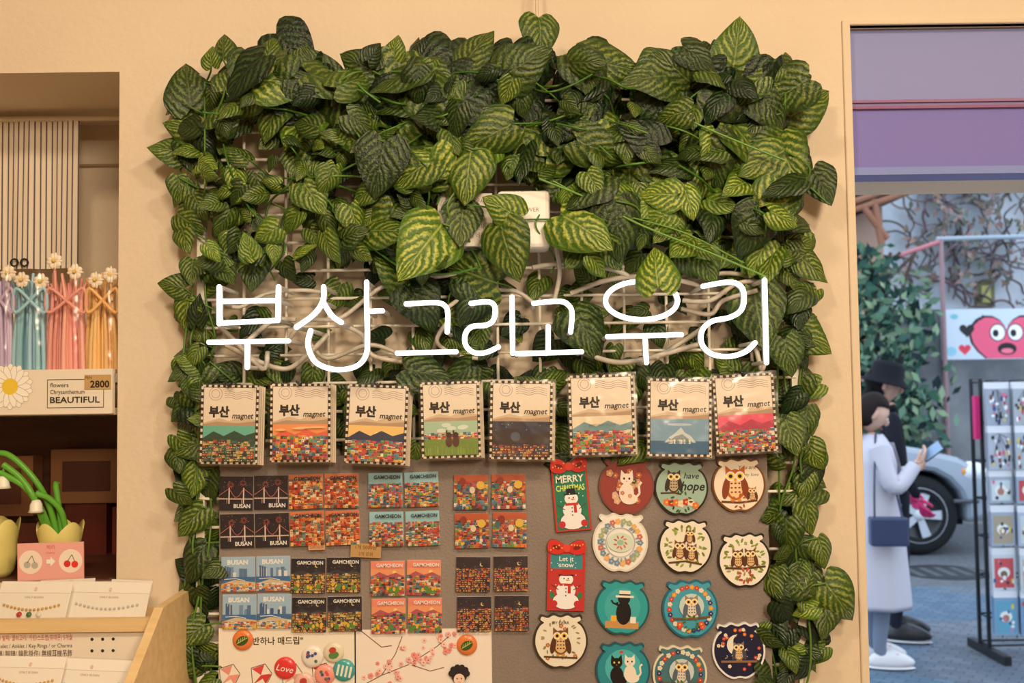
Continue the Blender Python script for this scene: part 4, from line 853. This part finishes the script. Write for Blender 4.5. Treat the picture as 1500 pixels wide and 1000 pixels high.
def person(name,x,y,face,H,top,legs,shoe,arms,coat=None,hat=None,hair=(30,24,24),tilt=.25,gloves=None,headx=.03):
    s=H/1.66; E=empty(name,(x,y,0)); E.rotation_euler=(0,0,face); E.scale=(s,s,s)
    V=[((0,0,.90),(.11,.14)),((0,0,1.05),(.095,.125)),((0,0,1.25),(.11,.16)),((.0,0,1.38),(.06,.07)),((headx*.5,0,1.45),.045)]; Eg=[(0,1),(1,2),(2,3),(3,4)]
    for q in(-1,1):
        i=len(V); V+= [((0,q*.165,1.34),.058),(arms[q][0],.046),(arms[q][1],.028)]; Eg+=[(2,i),(i,i+1),(i+1,i+2)]
        i=len(V); V+= [((0,q*.09,.84),.095),((.02,q*.09,.48),.062),((-.02,q*.10,.10),.043),((.03,q*.105,.055),.04)]; Eg+=[(0,i),(i,i+1),(i+1,i+2),(i+2,i+3)]
    meshobj(skin(V,Eg,0,2),'body',E,lambda c: SKN if c.z>1.43 and abs(c.y)<.06 else (top if c.z>.86 else legs))
    m=MB(); hx,hz=headx+.02,1.555; ca,sa=math.cos(tilt),math.sin(tilt)
    def tr(i0):
        m.v[i0:]=[(hx+(a*ca+c*sa),b,hz+(-a*sa+c*ca)) for a,b,c in m.v[i0:]]
    def hf(p):
        q=Vector(p)
        if q.z<0: q.x=q.x*(1+.30*q.z)+.12*-q.z; q.y*=1+.38*q.z
        return q
    m.ellipsoid((0,0,0),(.092,.075,.115),SKN,PLAST,20,14,fn=hf)
    m.ellipsoid((.096,0,-.012),(.016,.011,.022),SKN,PLAST,8,6); m.ellipsoid((.083,0,-.062),(.010,.022,.006),(176,92,88),PLAST,8,6)
    for q in(-1,1): m.ellipsoid((.083,q*.03,.008),(.009,.014,.007),(240,238,235),PLAST,8,6); m.ellipsoid((.091,q*.03,.008),(.004,.006,.006),(35,25,22),PLAST,8,6); m.ellipsoid((.084,q*.031,.03),(.007,.018,.004),hair,PLAST,8,5); m.ellipsoid((-.003,q*.077,-.005),(.02,.008,.03),SKN,PLAST,8,6)
    def cf(p):
        q=Vector(p)
        if q.x>.25 and q.z<.35: q.x=.05
        return q
    m.ellipsoid((-.018,0,.02),(.105,.089,.118),hair,MATTE,20,14,fn=cf); m.ellipsoid((-.07,0,-.09),(.05,.08,.12),hair,MATTE,12,8)
    if hat:
        m.lathe([(.0,.15),(.075,.148),(.097,.12),(.104,.05),(.15,.01),(.152,.004),(.1,.03)],(-.005,0,0),hat,CLOTH,24)
    tr(0); m.build('head',parent=E)
    if coat:
        m=MB(); rows=[]
        for z,rx,ry in ((1.43,.065,.075),(1.40,.085,.12),(1.35,.115,.185),(1.25,.14,.20),(1.08,.14,.18),(.95,.16,.20),(.75,.18,.22),(.55,.195,.235),(.40,.205,.245),(.37,.205,.245),(.38,.19,.23),(.6,.17,.21)):
            rows.append([(rx*math.cos(t*2*pi/28)*(1+.03*math.sin(t*1.8)),ry*math.sin(t*2*pi/28)*(1+.03*math.cos(t*2.3)),z) for t in range(28)])
        m.grid(rows,coat,CLOTH,cu=True)
        for q in(-1,1): m.face([(.075,q*.01,1.38),(.11,q*.09,1.38),(.155,q*.07,1.22),(.16,q*.01,1.12)],jit(coat,10),CLOTH)
        for z in (1.1,.98,.86): m.ellipsoid((.165,.03,z),(.008,.012,.012),(90,84,84),PLAST,8,6)
        m.build('coat',parent=E)
        m=MB()
        for q in(-1,1): m.tube(catmull([(0,q*.16,1.345),Vector(arms[q][0]),Vector(arms[q][0]).lerp(Vector(arms[q][1]),.93)],6),.055,coat,14,CLOTH,taper=[1.15-.4*i/12 for i in range(13)])
        m.build('sleeves',parent=E)
    m=MB()
    for q in(-1,1):
        def sf(p):
            v=Vector(p)
            if v.z<-.35: v.z=-.35
            v.z*= (1.0 if v.x<0 else 1-.35*v.x); return v
        m.ellipsoid((.05,q*.105,.045),(.14,.048,.075),shoe[0],PLAST,18,10,fn=sf); m.ellipsoid((.05,q*.105,.012),(.145,.052,.012),shoe[1],PLAST,18,6); m.box(.02,.09,q*.105-.03,q*.105+.03,.085,.1,shoe[2],PLAST)
    m.build('shoes',parent=E)
    for q in(-1,1):
        el,wr=Vector(arms[q][0]),Vector(arms[q][1]); hand(E,wr,wr-el,arms[q][2],q,gloves or SKN,.45,'hand')
    return E
wy=4.35; wx=(1274-750)/1500*(wy+1.5)
E=person('woman_in_pale_coat',wx,wy,rad(-8),1.50,(196,190,200),(120,130,150),((225,222,225),(240,238,238),(220,150,165)),
  {-1:((.07,-.235,1.12),(.22,-.16,1.25),(0,.6,.8)),1:((.04,.23,1.10),(.24,.10,1.19),(0,-.6,.8))},coat=(198,194,204),hair=(40,30,28),tilt=.5,headx=-.01)
m=MB(); 
m.box(-.035,.035,-.005,.005,-.07,.07,(24,26,32),GLOSS); m.box(-.031,.031,-.0058,-.005,-.064,.064,(150,180,215),GLOSS); o=m.build('phone',parent=E); o.location=(.325,-.135,1.33); o.rotation_euler=(rad(-20),rad(50),rad(-60))
m=MB(); m.box(-.11,.11,-.045,.045,-.085,.085,(46,58,92),PLAST); m.poly([(-.11,.02),(.11,.02),(.11,.085),(-.11,.085)],(40,50,82)); o=m.build('handbag',parent=E,bevel=.012); o.location=(.02,-.285,.86)
m=MB(); m.tube(catmull([(-.06,-.295,.94),(-.05,-.27,1.15),(.0,-.10,1.42),(.05,.06,1.38),(.1,-.02,1.2),(.10,-.295,.94)],8),.007,(40,50,82),6,PLAST); m.build('bag_strap',parent=E)
wy=4.95; wx=(1303-750)/1500*(wy+1.5)
person('person_in_black_jacket',wx,wy,rad(-20),1.68,(30,30,38),(36,38,50),((40,40,44),(220,220,220),(40,40,44)),
  {-1:((.03,-.24,1.10),(.13,-.25,.88),(0,.5,.8)),1:((.02,.25,1.08),(.10,.20,.88),(0,-.5,.8))},hat=(28,28,34),hair=(24,20,20),gloves=(226,50,120),headx=-.05)
# ---- rack
m=MB(); ry=4.5; x0=(1434-750)/1500*6.0; x1=x0+.66; BK=(30,32,36); RD=.12
E=empty('souvenir_rack',(x0+.3,ry,0))
for x in (x0,x1):
    for y in(ry,ry+RD): m.tube([(x,y,.03),(x,y,1.6)],.012,BK,8,PLAST)
for z in (.06,.22,.45,.68,.9,1.12,1.34,1.58):
    m.tube([(x0,ry,z),(x1,ry,z)],.006,BK,6,PLAST); m.tube([(x0,ry+RD,z),(x1,ry+RD,z)],.006,BK,6,PLAST); m.tube([(x0,ry,z),(x0,ry+RD,z)],.006,BK,6,PLAST)
for i in range(9): x=x0+i*(x1-x0)/8; m.tube([(x,ry+.01,.1),(x,ry+.01,1.58)],.003,BK,6,PLAST)
for x in (x0,x1):
    m.box(x-.02,x+.02,ry-.22,ry+.25,.0,.05,BK,PLAST)
rows_=[(1.58,.25,'key'),(1.33,.25,'key'),(1.08,.19,'card'),(.88,.23,'card'),(.64,.24,'white'),(.40,.25,'blue')]
for zt_,hh,kd in rows_:
    for i in range(5):
        x=x0-.03+i*.142; yy=ry-.14-.03*(i%2)+rnd(-.01,.01)
        m.tube([(x+.065,ry,zt_+.01),(x+.065,yy-.01,zt_+.01)],.004,BK,6,PLAST)
        for L in range(3):
            xo=x+L*.008; yl=yy+L*.03; m.box(xo,xo+.132,yl,yl+.006,zt_-.04,zt_-.002,(232,234,240),PLAST)
            base={'key':(170,178,190),'card':(176,188,204),'white':(200,204,212),'blue':(140,176,208)}[kd]
            m.box(xo,xo+.132,yl,yl+.008,zt_-hh,zt_-.04,jit(base,14),GLOSS)
        m.y=yy-.001
        if kd in('card','blue','white') : m.rect(x+.012,x+.12,zt_-hh+.015,zt_-.06,jit(random.choice(((90,140,190),(205,90,90),(70,120,150),(220,224,228),(190,170,150),(110,170,200))),18)); m.ell(x+.065,zt_-hh/2-.02,.035,.03,(240,240,235)); m.ell(x+.065,zt_-hh/2-.03,.02,.02,jit((150,110,90),40))
        for q in range(30 if kd=='key' else 8):
            cc=random.choice(((200,60,60),(60,90,150),(230,200,90),(120,80,60),(240,240,240),(40,50,60),(60,60,70),(220,120,150),(250,250,250))); px=x+rnd(.012,.12); pz=zt_-rnd(.06,hh-.02); m.ell(px,pz,rnd(.005,.011),rnd(.007,.017),cc,n=10)
            if kd=='key' and q%3==0: m.line([(px,pz+.01),(x+.065,zt_-.045)],.003,(120,120,126))
o=m.build('frame_and_packets'); o.parent=E; o.matrix_parent_inverse=Matrix.Translation(-E.location)
m=MB(); px=x0-.03
for q in range(2): m.box(px-.03+q*.02,px-.005+q*.02,ry-.06+q*.04,ry-.02+q*.04,1.25,1.50,(215,60,120),CLOTH)
o=m.build('pink_pouches'); o.parent=E; o.matrix_parent_inverse=Matrix.Translation(-E.location)
# ================= LIGHTS
w=bpy.data.worlds.new('w'); sc.world=w; w.use_nodes=True; bg=w.node_tree.nodes['Background']
bg.inputs[0].default_value=(.68,.82,1.0,1); bg.inputs[1].default_value=2.3
def area(name,loc,size,e,c,rot=(0,0,0)):
    l=bpy.data.lights.new(name,'AREA'); l.shape='SQUARE'; l.size=size; l.energy=e; l.color=c
    o=bpy.data.objects.new(name,l); sc.collection.objects.link(o); o.location=loc; o.rotation_euler=rot
    return o
WC=(1,.79,.55)
area('ceiling_and_fill_light',(-.35,-1.35,2.55),.16,9,WC,(rad(25),0,0)); area('ceiling_and_fill_light',(.7,-1.5,2.55),.16,11,WC,(rad(25),0,0)); area('ceiling_and_fill_light',(0.7,-2.9,2.5),.7,64,WC,(rad(55),0,rad(10)))  # third one is a wide fill, added to light the wall more frontally
m=MB()
for x,y in ((-.35,-1.35),(.7,-1.5)): m.box(x-.16,x+.16,y-.16,y+.16,CH-.015,CH-.001,(240,240,235),PLAST)
m.build('ceiling_light_housing')
